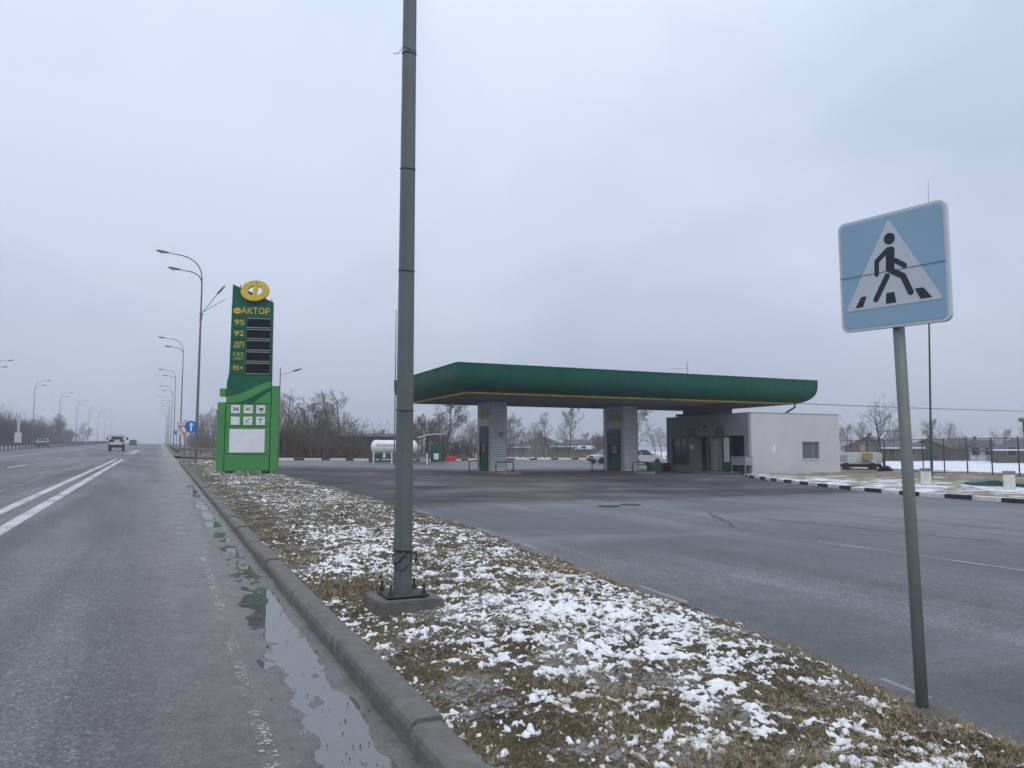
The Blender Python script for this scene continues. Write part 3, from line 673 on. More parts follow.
# upper price board with sloping top
obj('board', MB().prism([(-.90, 4.3), (.88, 4.3), (.86, 7.42), (-.86, 8.12)], 'y', -.15, .15), M_dgreen, T, bevel=.01)
rowz = [(4.32, 4.83), (4.85, 5.30), (5.32, 5.78), (5.80, 6.25), (6.27, 6.72), (6.74, 7.25)]
for z0, z1 in rowz: tp('row_panel', -.87, .845, z0, z1, -.182, -.152, M_dgreen, .006)
for (z0, z1), s, sz in zip(rowz[:5], ['95+', 'ГАЗ', 'ДП', '92', '95'], (.30, .22, .32, .32, .32)):
    d = tp('display', -.20, .77, z0 + .05, z1 - .05, -.20, -.184, M_screen, .004)
    tp('display_trim', -.21, .78, z1 - .046, z1 - .022, -.21, -.184, M_alu, .002); tp('display_trim', -.21, .78, z0 + .022, z0 + .046, -.21, -.184, M_alu, .002)
    zc = (z0 + z1) / 2 + (.07 if s == 'ГАЗ' else 0)
    text('lettering', s, sz, M_yellow, T, (-.53, -.190, zc), width=.40 if s != '95+' else .42)
text('lettering', 'СПБТ', .13, M_yellow, T, (-.53, -.190, 4.965), width=.38)
text('lettering', 'АКТОР', .38, M_yellow, T, (.13, -.195, 6.99), depth=.01, width=1.20)
def ov2(a, b, cx, cz, n=24): return [(cx + a * math.cos(2 * math.pi * k / n), cz + b * math.sin(2 * math.pi * k / n)) for k in range(n)]
lf = None
# emblem: slanted yellow letter-like ring on top
rg = []; nn = 40
ex, ez = .10, 7.84
def oval(a, b, sl=.14, cx=0, cz=0, n=nn): return [(ex + cx + a * math.cos(2 * math.pi * k / n) + sl * b * math.sin(2 * math.pi * k / n), ez + cz + b * math.sin(2 * math.pi * k / n)) for k in range(n)]
def ringmb(o, i, y0, y1):
    n = len(o); vs = [(x, y0, z) for x, z in o] + [(x, y0, z) for x, z in i] + [(x, y1, z) for x, z in o] + [(x, y1, z) for x, z in i]
    fs = []
    for k in range(n):
        j = (k + 1) % n; fs += [(k, j, n + j, n + k), (2 * n + k, 3 * n + k, 3 * n + j, 2 * n + j), (k, 2 * n + k, 2 * n + j, j), (n + k, n + j, 3 * n + j, 3 * n + k)]
    return MB().add(vs, fs)
lf = obj('lettering', ringmb(ov2(.155, .115, -.635, 6.99), ov2(.09, .06, -.635, 6.99), -.205, -.185), M_yellow, T); obj('letter_stem', MB().box(-.665, -.605, -.2062, -.185, 6.86, 7.12), M_yellow, lf)
M_emb = pm('golden_emblem', (.58, .43, .03), .4, .08, 3)
em_ = obj('emblem', ringmb(oval(.60, .44), oval(.30, .20, .14, -.0, .0), -.36, -.17), M_emb, T, bevel=.02, seg=2)
obj('emblem_stem', MB().prism([(ex - .14, ez - .40), (ex + .03, ez - .40), (ex + .15, ez + .40), (ex - .02, ez + .40)], 'y', -.37, -.18), M_emb, em_, bevel=.015)
obj('emblem_slit', MB().box(ex + .035, ex + .055, -.374, -.3, ez + .24, ez + .43), M_dgreen, em_)
for x, z in ((-.55, 8.02), (.78, 7.46)): obj('lifting_eye', MB().tube([(x, 0, z - .05), (x, 0, z + .12)], .02, 6), M_steel, T)
# icons
ic = [(-.52, 2.82, '24'), (.0, 2.82, 'WC'), (.52, 2.82, None), (-.52, 2.32, None), (.0, 2.32, None), (.52, 2.32, None)]
for k, (x, z, s) in enumerate(ic):
    p = obj('icon_plate', MB().box(x - .19, x + .19, -.226, -.202, z - .185, z + .185), M_white, T, bevel=.02, seg=2)
    if s: text('icon_print', s, .2, M_ink, p, (x, -.228, z), width=.24, bold=.006, depth=.002)
    elif k == 2: obj('icon_print', MB().prism([(x - .12, z + .1), (x - .08, z + .1), (x - .05, z + .04), (x + .12, z + .07), (x + .09, z - .04), (x - .05, z - .04)], 'y', -.230, -.227).box(x - .06, x + .09, -.230, -.227, z - .09, z - .065), M_dgreen, p)
    elif k == 4: obj('icon_print', MB().tube([(x + .08, -.228, z + .10), (x - .05, -.228, z + .02), (x - .07, -.228, z - .09)], .018, 5).tube([(x + .0, -.228, z - .07), (x + .05, -.228, z - .09)], .012, 5), M_ink, p)
    elif k == 5: obj('icon_print', MB().box(x - .018, x + .018, -.230, -.227, z - .12, z + .07).box(x - .08, x + .08, -.2302, -.2272, z + .06, z + .10), M_ink, p)
obj('notice_board', MB().box(-.74, .72, -.23, -.202, .95, 1.96), M_white, T, bevel=.006)

# ---- pedestrian crossing sign
M_blue = pm('faded_blue_sheeting', (.26, .41, .53), .4, .05, 2.0)
M_swhite = pm('white_sheeting', (.52, .57, .62), .4, .04, 3)
P = thing('crossing_sign', 'blue square pedestrian crossing sign on a slightly leaning grey pole, at the right', 'road sign', (3.87, 3.05, float(strip_base(np.array(3.87), np.array(3.05), np.array(.85))) - .02), -1.46)
def wl(x, y): return Vector((x, y))
ca_, sa_ = math.cos(1.46), math.sin(1.46)
zb = P.location.z; sc = Vector((3.92 - 3.87, 3.15 - 3.05)); scl = Vector((sc.x * ca_ - sc.y * sa_, sc.x * sa_ + sc.y * ca_))   # sign centre in local axes
pz = 2.68 - zb
top = Vector((scl.x - .035, scl.y + .085, pz + .30)); bot = Vector((-.012, .045, -.15))
obj('pole', MB().tube([bot, bot + (top - bot) * .5, top], [.033, .033, .033], 16), pm('grey_green_pole', (.155, .175, .16), .55, .12, 3, streak=.3), P, True)
pl = bpy.data.objects.new('plate', None)
def psq(w, h0, h1, r, y0, y1):
    c = [(-w, h0, 1), (w, h0, 1), (w, h1, 1), (-w, h1, 1)]; poly = []
    for (cx, cz, q), (sx_, sz_), rr in zip(c, ((1, 1), (-1, 1), (-1, -1), (1, -1)), r):
        if rr == 0: poly.append((cx, cz)); continue
        for k in range(6):
            a = k / 5 * math.pi / 2
            ox_, oz_ = rr * (1 - math.cos(a)), rr * (1 - math.sin(a))
            pt = (cx + sx_ * ox_, cz + sz_ * oz_)
            poly.append(pt)
    # order corners consistently
    cx = sum(p[0] for p in poly) / len(poly); cz = sum(p[1] for p in poly) / len(poly)
    poly.sort(key=lambda p: math.atan2(p[1] - cz, p[0] - cx)); return MB().prism(poly, 'y', y0, y1)
bpy.data.objects.remove(pl)
plate = obj('plate', psq(.345, -.345, .345, (.045,) * 4, -.006, .018), M_swhite, P, bevel=.003)
plate.location = (scl.x, scl.y, pz); plate.rotation_euler = (-.05 * -1, .03, 0)
seam = -.006
obj('blue_face', psq(.325, -.325, seam - .0015, (.035, .035, 0, 0), -.0085, -.0062), M_blue, plate)
obj('blue_face', psq(.325, seam + .0015, .325, (0, 0, .035, .035), -.0085, -.0062), M_blue, plate)
obj('white_triangle', MB().prism([(-.295, -.215), (.295, -.215), (.30, -.202), (.008, .292), (-.008, .292), (-.30, -.202)], 'y', -.0108, -.0087), M_swhite, plate)
fig = MB(); yA, yB = -.0130, -.0110
fig.disc((.0, (yA + yB) / 2, .128), .031, 'y', yB - yA, 20)
def limb(pts, w, y0=yA, y1=yB):
    for (a, b_) in zip(pts[:-1], pts[1:]):
        a = Vector(a); b_ = Vector(b_); d = (b_ - a).normalized(); n = Vector((-d.y, d.x)) * w / 2
        fig.prism([tuple(a - n), tuple(b_ - n), tuple(b_ + n), tuple(a + n)], 'y', y0, y1)
    for q in pts: fig.disc((q[0], (y0 + y1) / 2, q[1]), w / 2, 'y', (y1 - y0) * .98, 12)
fig.prism([(-.028, -.045), (.02, -.045), (.026, .072), (.008, .085), (-.022, .080)], 'y', yA + .0002, yB)
limb([(-.012, .070), (-.078, .018), (-.082, -.052)], .026)
limb([(.028, .004), (.078, -.032)], .026)
limb([(.0, -.045), (.066, -.085), (.104, -.178)], .032)
limb([(-.022, -.072), (-.092, -.190)], .030)
fig.v = [(x * 1.12 + .004, y, z * 1.10 + .045) for x, y, z in fig.v]; obj('walking_figure', fig, M_ink, plate)
for q in ([(-.238, -.198), (-.188, -.198), (-.160, -.135), (-.196, -.135)], [(-.037, -.198), (.028, -.198), (.020, -.135), (-.030, -.135)], [(.178, -.198), (.245, -.198), (.196, -.135), (.146, -.135)]):
    obj('crossing_bar', MB().prism(q, 'y', yA, yB), M_ink, plate)
obj('seam', MB().box(-.335, .335, -.0136, -.0132, seam - .002, seam + .0015), pm('dark_seam', (.05, .07, .09), .6), plate)  # thin dark line where the two plate halves meet
for zz in (-.18, .18): obj('clamp', MB().box(-.06, .06, .019, .10, zz - .02, zz + .02), M_steel, plate)
obj('pole_footing', MB().lathe([(.16, -.2), (.15, .015), (.11, .03), (.0001, .035)], (0, .045, 0), 'z', 14), pm('dirty_concrete', (.10, .09, .075), .9, .3, 8, bmp=.8), P)
for o_ in list(T.children) + [c for q in T.children for c in q.children]:   # the price board above the wave is a little taller
    if o_.location.z > 3.9: o_.location.z = 3.9 + (o_.location.z - 3.9) * 1.045
    elif o_.name.split('.')[0] in ('board', 'row_panel', 'display', 'display_trim', 'emblem', 'emblem_stem', 'emblem_slit', 'lifting_eye', 'letter_stem', 'lettering', 'wave_panel', 'wave_band'):
        for v_ in o_.data.vertices:
            if v_.co.z > 3.9: v_.co.z = 3.9 + (v_.co.z - 3.9) * 1.045
        for v_ in o_.data.vertices:
            if v_.co.z > 4.25: v_.co.x += .05
    if o_.location.z > 3.9: o_.location.x += .05

# ---- station canopy
CX0, CX1, CY0, CY1, CZT, CZB = 14.24, 40.0, 38.2, 50.4, 6.34, 4.84
C = thing('station_canopy', 'wide flat fuel station canopy with rounded dark green fascia and yellow lower edge', 'canopy', (27, 44, Z(27, 44)))
C.location = (0, 0, 0)
prof = [(0, 0), (.0, -.42), (.03, -.68), (.12, -.94), (.28, -1.16), (.50, -1.33), (.74, -1.43), (.90, -1.46)]
ring = lambda d, z: [(CX0 + d, CY0 + d, CZT + z), (CX1 - d, CY0 + d, CZT + z), (CX1 - d, CY1 - d, CZT + z), (CX0 + d, CY1 - d, CZT + z)]
for sd_ in range(4):
    mb = MB()
    for d, z in prof:
        r = ring(d, z); mb.v += [r[sd_], r[(sd_ + 1) % 4]]
    mb.f = [(2 * i, 2 * i + 1, 2 * i + 3, 2 * i + 2) for i in range(len(prof) - 1)]
    o = obj('fascia', mb, M_fascia, C, True)
# standing seams of the cladding
sm_ = MB(); sm2 = MB()
for k in range(1, 52):
    x = CX0 + .5 * k
    if x > CX1 - .2: break
    sm_.tube([(x, CY0 + d - .001, CZT + z) for d, z in prof if CX0 + d < x < CX1 - d], .006, 4, False)
for k in range(1, 25):
    y = CY0 + .5 * k
    if y > CY1 - .2: break
    sm2.tube([(CX0 + d - .001, y, CZT + z) for d, z in prof if CY0 + d < y < CY1 - d], .006, 4, False)
for q in (sm_, sm2): o = obj('panel_seams', q, M_fascia, C); o['kind'] = 'stuff'
obj('coping', MB().box(CX0 - .03, CX1 + .03, CY0 - .03, CY1 + .03, CZT, CZT + .05), M_fascia, C)
so_ = obj('soffit', MB().box(CX0 + .92, CX1 - .92, CY0 + .92, CY1 - .92, CZB - .02, CZB + .06), M_soffit, C)
lath = MB()
for k in range(1, 60):
    y = CY0 + .92 + .2 * k
    if y < CY1 - .95: lath.box(CX0 + 1, CX1 - 1, y - .008, y + .008, CZB - .032, CZB - .019)
o = obj('soffit_joints', lath, M_soffit, so_); o['kind'] = 'stuff'
yz = (CZB - .05, CZB + .045)
for (a, b_) in ((15.2, 17.2), (17.3, 28.05), (28.6, 38.95)): obj('yellow_strip', MB().box(a, b_, CY0 + .84, CY0 + .915, *yz), M_yelstrip, C)
for (a, b_) in ((39.2, 43.9), (44.0, 46.2), (46.5, 49.3)): obj('yellow_strip', MB().box(CX0 + .84, CX0 + .915, a, b_, *yz), M_yelstrip, C)
# panelled pillars (part of the canopy)
def pillar(x0, x1, y0, y1):
    z0 = Z(x0, y0, .15); p = obj('pillar', MB().box(x0 + .06, x1 - .06, y0 + .06, y1 - .06, z0, CZB), pm('siding_backing', (.18, .18, .19), .8), C)
    sd = MB(); n = int((CZB - z0) / .15)
    for k in range(n):
        za = z0 + k * .15; zb_ = za + .118
        for (q0, q1, r0, r1) in ((x0, x1, y0, y0 + .029), (x0, x1, y1 - .029, y1)):
            sd.add([(q0, r0 + (0 if r0 == y0 else .029), za), (q1, r0 + (0 if r0 == y0 else .029), za), (q1, r0 + (.012 if r0 == y0 else .017), zb_), (q0, r0 + (.012 if r0 == y0 else .017), zb_)], [(0, 1, 2, 3)])
        for (xx, inn) in ((x0, .012), (x1, -.012)):
            sd.add([(xx, y0, za), (xx, y1, za), (xx + inn, y1, zb_), (xx + inn, y0, zb_)], [(0, 1, 2, 3)])
        sd.add([(x0, y0, za), (x1, y0, za), (x1, y1, za), (x0, y1, za)], [(0, 1, 2, 3)])
    o = obj('siding', sd, M_sidingl, p); o['kind'] = 'stuff'
    for (xx, yy) in ((x0, y0), (x1, y0), (x0, y1)): obj('corner_trim', MB().box(xx - .03, xx + .03, yy - .03, yy + .03, z0, CZB - .03), M_alu, p)
    return p
p1 = pillar(18.6, 19.7, 44.0, 46.0); p2 = pillar(28.25, 29.35, 43.85, 46.35)
# gutter outlet and downpipe to the shop roof, and a stub that carries the canopy on the building
obj('downpipe', MB().tube([(38.7, 39.0, 4.86), (38.75, 39.05, 4.6), (38.45, 39.3, 4.35), (38.2, 39.5, 4.12)], .06, 8), M_dframe, C, True)
obj('roof_stub', MB().box(34.25, 35.5, 41.5, 45.3, 3.95, CZB - .02), pm('dark_grey_cladding', (.07, .08, .10), .6, .1), C)
# pump islands
for (nm, xc, yc, hl, lab) in (('pump_island', 19.0, 44.7, 3.3, 'low concrete pump island under the left canopy pillar'), ('pump_island', 28.6, 44.8, 3.3, 'low concrete pump island under the right canopy pillar')):
    poly = [(xc - .75 + .3, yc - hl), (xc + .75 - .3, yc - hl), (xc + .75, yc - hl + .3), (xc + .75, yc + hl - .3), (xc + .45, yc + hl), (xc - .45, yc + hl), (xc - .75, yc + hl - .3), (xc - .75, yc - hl + .3)]
    o = obj(nm, MB().prism(poly, 'z', Z(xc, yc, -.2), Z(xc, yc, .14)), M_conc, bevel=.02); tag(o, lab, 'island', 'pump islands')
def guard(x, y, lab, w=1.0):
    z = Z(x, y, .13); r = .035; o = obj('guard_rail', MB().tube([(x - w / 2, y, z), (x - w / 2, y, z + .58), (x - w / 2 + .06, y, z + .62), (x + w / 2 - .06, y, z + .62), (x + w / 2, y, z + .58), (x + w / 2, y, z)], r, 8), M_dframe, None, True)
    tag(o, lab, 'guard rail', 'tubular guard rails on the pump islands')
guard(19.05, 42.8, 'dark tubular guard rail on the near end of the left pump island', 1.15); guard(18.85, 46.9, 'dark tubular guard rail on the far end of the left pump island', 1.0)
guard(28.75, 42.7, 'dark tubular guard rail on the near end of the right pump island', 1.15); guard(28.2, 47.1, 'dark tubular guard rail on the far end of the right pump island', 1.0)
def pump(x, y, lab, mat, wid=1.25, ht=2.5, two=True):
    t = thing('fuel_pump', lab, 'fuel pump', (x, y, Z(x, y, .14)), -math.pi / 2, 'fuel pumps')   # local -y faces the road (-x)
    obj('cabinet', MB().box(-wid / 2, wid / 2, -.22, .22, 0, ht), mat, t, bevel=.02)
    obj('door_panel', MB().box(-wid / 2 + .32, wid / 2 - .05, -.245, -.222, .06, 1.0), mat, t, bevel=.008)
    obj('upper_panel', MB().box(-wid / 2 + .05, wid / 2 - .05, -.245, -.222, 1.75, ht - .08), M_teal, t, bevel=.008)
    obj('hose_bay', MB().box(-wid / 2 + .06, wid / 2 - .06, -.24, -.221, 1.05, 1.7), M_black, t)
    for k, xx in enumerate((.08, .34) if two else (.05,)):
        p = obj('price_label', MB().box(xx - .1, xx + .1, -.262, -.246, 1.18, 1.66), M_yellow, t); obj('label_window', MB().box(xx - .04, xx + .05, -.268, -.263, 1.28, 1.56), M_black, p)
    obj('nozzle', MB().tube([(-.3, -.3, .75), (-.3, -.3, 1.05), (-.2, -.3, 1.15)], .03, 6).tube([(-.3, -.29, 1.0), (-.42, -.33, .92)], .022, 6), M_black, t)
    obj('hose', MB().tube([(-.3, -.3, .78), (-.42, -.33, .35), (-.5, -.3, .25), (-.52, -.26, .8), (-.5, -.24, 2.2)], .02, 6), M_black, t, True)
    obj('mast_panel', MB().box(-wid / 2 + .02, wid / 2 - .02, -.215, -.1, ht + .0, ht + .36), M_dframe, t)
    return t
pump(18.79, 45.0, 'green fuel pump at the left pillar, with one yellow label', M_dgreen, 1.5, 2.45, False)
pump(28.44, 45.1, 'dark teal fuel pump at the right pillar, with two yellow labels', M_teal, 1.75, 2.45, True)
for k, (p_, x, y0, y1, s) in enumerate(((p1, 18.57, 44.3, 45.7, '1'), (p2, 28.22, 44.2, 46.0, 'I I'))):
    b_ = obj('pillar_sign', MB().box(x - .02, x + .0, y0, y1, 3.72, 4.28), pm('dull_yellow_plate', (.42, .36, .09), .5, .15, 3), p_)
    for q in range(1, 3 if k == 0 else 5): obj('sign_bar', MB().box(x - .028, x - .021, y0 + (y1 - y0) * q / (3 if k == 0 else 5) - .05, y0 + (y1 - y0) * q / (3 if k == 0 else 5) + .05, 3.78, 4.22), pm('olive_bar', (.10, .10, .03), .5), b_)
obj('sticker', MB().box(19.2, 19.48, 43.955, 43.965, 2.55, 2.85), pm('lime_sticker', (.20, .30, .06), .5), p1)
o = obj('litter_bin', MB().prism([(-.36, 0), (.36, 0), (.42, .5), (-.42, .5)], 'y', -.25, .25).box(-.44, .44, -.27, .27, .5, .56), M_teal, bevel=.01); o.location = (29.5, 42.2, Z(29.5, 42.2, .13)); tag(o, 'small teal bin beside the guard rail of the right pump island', 'bin')
# aerial and bits on the canopy roof
t = thing('roof_aerial', 'thin aerial mast with one crossbar on the canopy roof', 'aerial', (36.4, 47.5, CZT))
obj('mast', MB().tube([(0, 0, 0), (0, 0, 2.1)], .025, 6), M_steel, t); obj('crossbar', MB().tube([(-1.0, .5, 1.62), (.15, 0, 1.62)], .012, 5), M_steel, t)

# ---- shop building
BX0, BX1, BY0, BY1, BZ = 33.8, 41.35, 37.8, 46.7, 4.08
zb0 = Z(BX0, BY0)
B = thing('station_shop', 'single-storey grey station shop with flat roof beside the canopy', 'building', (0, 0, 0))
W0 = .24
def wallx(y0, y1, z0, z1, mat=M_plaster_shaded): obj('wall', MB().box(BX0, BX0 + W0, y0, y1, z0, z1), mat, B)
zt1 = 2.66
obj('wall', MB().box(BX0, BX0 + W0, BY0 + .003, BY1, zt1, BZ), M_plaster_shaded, B)
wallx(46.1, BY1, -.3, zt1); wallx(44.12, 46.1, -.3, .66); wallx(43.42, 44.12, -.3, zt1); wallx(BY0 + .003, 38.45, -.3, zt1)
# side wall towards the forecourt road (with its window)
def wally(x0, x1, z0, z1): obj('wall', MB().box(x0, x1, BY0, BY0 + W0, z0, z1), M_plaster, B)
wx0, wx1, wz0, wz1 = 38.05, 39.55, 1.14, 2.28
for a in ((BX0 - .002, wx0, -.3, BZ), (wx1, BX1, -.3, BZ), (wx0, wx1, -.3, wz0), (wx0, wx1, wz1, BZ)): wally(*a)
obj('wall', MB().box(BX0 + .3, BX1 - .002, BY1 - W0, BY1, -.3, BZ), M_plaster_shaded, B); obj('wall', MB().box(BX1 - W0, BX1, BY0 + W0, BY1 - W0, -.3, BZ), M_plaster, B)
obj('roof', MB().box(BX0 + .2, BX1 - .2, BY0 + .2, BY1 - .2, BZ - .25, BZ - .12), M_conc, B)
obj('parapet_cap', MB().box(BX0 - .03, BX1 + .03, BY0 - .03, BY0 + .28, BZ, BZ + .035), M_alu, B); obj('parapet_cap', MB().box(BX0 - .03, BX0 + .28, BY0 + .282, BY1 + .03, BZ, BZ + .035), M_alu, B)
def win(parent_label, plane, a0, a1, z0, z1, mull=(), mat=M_dframe):
    f = MB(); w = .06
    def bx(u0, u1, v0, v1, d0, d1):
        return (BX0 + d0, BX0 + d1, u0, u1, v0, v1) if plane == 'x' else (u0, u1, BY0 + d0, BY0 + d1, v0, v1)
    for (u0, u1, v0, v1) in ((a0, a0 + w, z0, z1), (a1 - w, a1, z0, z1), (a0 + w, a1 - w, z0, z0 + w), (a0 + w, a1 - w, z1 - w, z1)): f.box(*bx(u0, u1, v0, v1, .10, .17))
    wo = obj('window', f, mat, B)
    edges = [a0 + w] + [m_ for m_ in mull] + [a1 - w]
    for u, v in zip(edges[:-1], edges[1:]): obj('pane', MB().box(*bx(u + .01, v - .01, z0 + w, z1 - w, .128, .14)), M_glass if plane == 'x' else M_glass3, wo)
    for m_ in mull: obj('mullion', MB().box(*bx(m_ - .035, m_ + .035, z0 + w, z1 - w, .105, .165)), mat, wo)
    return wo
win('', 'x', 44.12, 46.1, .66, 2.66, (44.4, 45.2)); w_ = win('', 'y', wx0, wx1, wz0, wz1, (39.05,), M_alu)
obj('sill', MB().box(wx0 - .05, wx1 + .05, BY0 - .05, BY0 + .09, wz0 - .04, wz0), M_white, w_)
# dark interior behind the windows
M_room = pm('dim_interior', (.05, .052, .056), .8, .3, 2)
obj('interior', MB().box(BX0 + .9, BX0 + .95, 43.5, 46.4, -.2, 3.4), M_room, B); obj('blind', MB().box(38.15, 39.0, BY0 + .3, BY0 + .32, 1.2, 2.2), M_plaster_shaded, B)
# recessed entrance
rx = BX0 + 1.25
obj('recess_back', MB().box(rx, rx + .1, 38.45, 43.42, -.3, zt1), M_room, B); obj('recess_ceiling', MB().box(BX0 + W0, rx, 38.45, 43.42, zt1 + .002, zt1 + .08), M_soffit, B)
obj('recess_side', MB().box(BX0 + W0, rx, 43.42, 43.52, -.3, zt1), M_plaster_shaded, B); obj('recess_side', MB().box(BX0 + W0, rx, 38.35, 38.45, -.3, zt1), M_plaster_shaded, B)
obj('door_step', MB().box(BX0 - .5, rx, 38.6, 43.3, -.1, zb0 + .14), M_conc, B, bevel=.01)
fr_ = MB(); dz0, dz1 = zb0 + .15, 2.62; dy0, dy1 = 40.85, 42.35; dx_ = BX0 + .55
for (u0, u1, v0, v1) in ((dy0 - .08, dy0, dz0, dz1), (dy1, dy1 + .08, dz0, dz1), (dy0, dy1, dz1 - .2, dz1)): fr_.box(dx_, dx_ + .1, u0, u1, v0, v1)
dr = obj('door_frame', fr_, M_alu, B)
for (u0, u1) in ((dy0 + .01, (dy0 + dy1) / 2 - .01), ((dy0 + dy1) / 2 + .01, dy1 - .01)):
    obj('door_leaf', MB().box(dx_ + .03, dx_ + .06, u0, u1, dz0 + .02, dz1 - .22), M_glass2, dr)
    for (a, b_, c_, d_) in ((u0, u0 + .07, dz0, dz1 - .22), (u1 - .07, u1, dz0, dz1 - .22), (u0, u1, dz0 + .75, dz0 + .82), (u0, u1, dz0, dz0 + .12)): obj('door_rail', MB().box(dx_ + .01, dx_ + .029, a, b_, c_, d_), M_alu, dr)
obj('side_glazing', MB().box(dx_ + .03, dx_ + .05, dy1 + .1, 43.38, dz0, dz1), M_glass, B); obj('glazing_post', MB().box(dx_, dx_ + .1, 42.75, 42.83, dz0, dz1), M_alu, B)
obj('green_panel', MB().box(BX0 + .1, BX0 + .16, 39.85, 40.75, zb0 + .05, 2.6), M_dgreen, B)
bn = obj('banner', MB().box(BX0 + .06, BX0 + .098, 40.02, 40.48, .95, 2.55), M_white, B)
text('lettering', 'ПРОДУКТИ', .2, M_red, bn, (BX0 + .055, 40.25, 1.75), rot=(math.pi / 2, math.pi / 2, -math.pi / 2), width=1.4, depth=.002)
for (y0, y1) in ((43.35, 44.15), (40.35, 41.15)): obj('square_sign', MB().box(BX0 - .06, BX0 - .002, y0, y1, 2.62, 3.28), M_teal, B, bevel=.01)
obj('paper_notice', MB().box(BX0 - .012, BX0 - .002, 43.6, 44.0, 1.8, 2.1), M_white, B); obj('plaque', MB().box(35.55, 35.75, BY0 - .012, BY0 - .002, 1.55, 2.05), M_white, B)
for (y, z, s_) in ((45.7, 3.1, .06), (42.3, 3.3, .09)): obj('wall_lamp', MB().box(BX0 - .1, BX0 - .002, y - s_, y + s_, z - s_, z + s_), M_dframe, B)
obj('camera_box', MB().box(BX0 - .35, BX0 + .1, 44.7, 45.1, BZ + .036, BZ + .2), M_dframe, B); obj('roof_spout', MB().tube([(BX1, BY0 + .6, 3.5), (BX1 + .45, BY0 + .5, 3.45)], .05, 8), M_steel, B)
# freezer cabinet on legs by the entrance
t = thing('steel_cabinet', 'grey metal cabinet on thin legs standing by the shop entrance', 'cabinet', (BX0 - .45, 38.2, zb0), 0)
obj('box', MB().box(-.3, .3, -.65, .65, .6, 1.12), M_alu, t, bevel=.01); obj('lid', MB().box(-.32, .32, -.67, .67, 1.122, 1.15), M_alu, t)
for a in (-1, 1):
    for b_ in (-1, 1): obj('leg', MB().box(a * .27 - .025, a * .27 + .025, b_ * .6 - .025, b_ * .6 + .025, 0, .598), M_alu, t)
o = obj('gas_bottle_cage', MB().box(-.3, .3, -.4, .4, 0, .6), M_black, bevel=.01); o.location = (BX0 - .35, 46.6, Z(BX0, 46.6)); tag(o, 'dark box standing on the ground at the far corner of the shop front', 'box')
# overhead cable from the canopy to the right
pts = []
for k in range(25):
    q = k / 24; x = 39.6 + 62 * q; y = 40 - 3 * q; pts.append((x, y, 4.95 + .55 * q - 4 * .9 * q * (1 - q) * .35))
o = obj('overhead_cable', MB().tube(pts, .022, 5), M_black, None, True); tag(o, 'thin dark overhead cable running from the canopy to the right', 'cable')

# ---- gas tank corner at the back left of the forecourt
tx, ty = 18.75, 66.0; tz = Z(tx, ty) + .08
t = thing('gas_tank', 'white horizontal gas tank with a red lettered stripe behind the near lamp post', 'tank', (tx, ty, tz), rad(-12))
hl, rr = 2.05, .62; zc = 1.35
pr_ = [(.0001, -hl)] + [(rr * math.sin(a), -hl + .42 - .42 * math.cos(a)) for a in np.linspace(.25, math.pi / 2, 6)] + [(rr * math.sin(a), hl - .42 - .42 * math.cos(a)) for a in np.linspace(math.pi / 2, math.pi - .25, 6)] + [(.0001, hl)]
obj('shell', MB().lathe(pr_, (0, 0, zc), 'x', 28), M_white, t, True)
text('lettering', 'ПРОПАН ВОГНЕНЕБЕЗПЕЧНО', .30, M_red, t, (-.05, -rr - .0, zc + .14), width=3.1, depth=.012)
for x in (-1.2, 1.2): obj('saddle', MB().box(x - .12, x + .12, -.42, .42, .2, .92), M_teal, t)
obj('skid', MB().box(-2.2, 2.2, -.5, -.38, .06, .22), M_dgreen, t); obj('skid', MB().box(-2.2, 2.2, .38, .5, .06, .22), M_dgreen, t)
obj('valve_box', MB().box(-1.0, -.8, -.5, -.3, .42, .8), M_white, t); obj('plinth', MB().box(-2.6, 2.9, -.9, .9, -.2, .06), M_conc, t)
for k, x in enumerate((-1.85, -.3, 2.75)):
    c_, s_ = math.cos(rad(-12)), math.sin(rad(-12)); wx, wy = tx + x * c_ + 1.3 * s_, ty + x * s_ - 1.3 * c_
    o = obj('guard_post', MB().tube([(0, 0, -.1), (0, 0, .98), (0, 0, 1.0)], [.06, .06, .045], 10), M_white); o.location = (wx, wy, Z(wx, wy)); tag(o, ['white guard post in front of the left end of the gas tank', 'white guard post in front of the middle of the gas tank', 'white guard post between the gas tank and the green gas dispenser'][k], 'post', 'white guard posts at the gas tank')
gx, gy = 23.6, 69.0
t = thing('gas_dispenser', 'green gas dispenser under a small flat roof right of the gas tank', 'dispenser', (gx, gy, Z(gx, gy)), rad(-12))
obj('cabinet', MB().box(-.45, .45, -.3, .3, .12, 1.75), M_dgreen, t, bevel=.02); obj('upper_panel', MB().box(-.35, .35, -.32, -.302, 1.3, 1.68), M_teal, t); obj('notice', MB().box(-.2, .25, -.325, -.302, .35, .9), M_white, t)
obj('roof', MB().prism([(-1.7, 2.35), (-.7, 2.62), (.85, 2.72), (.85, 2.80), (-.7, 2.72), (-1.7, 2.43)], 'y', -.7, .7), M_dwhite, t)
for x, y in ((-.75, -.5), (.7, -.5), (-.75, .5), (.7, .5)): obj('post', MB().box(x - .05, x + .05, y - .05, y + .05, 0, 2.6), M_dframe, t)
obj('plinth', MB().box(-1.6, 1.1, -.7, .7, -.2, .12), M_conc, t); obj('meter_box', MB().box(-1.5, -.95, -.25, .25, .12, .55), M_alu, t)
o = obj('sand_box', MB().prism([(-.42, 0), (.42, 0), (.42, .4), (.0, .5), (-.42, .4)], 'y', -.3, .3), M_red, bevel=.01); o.location = (27.2, 74.5, Z(27.2, 74.5)); tag(o, 'red sand box by the back kerb, left of the left canopy pillar', 'box')

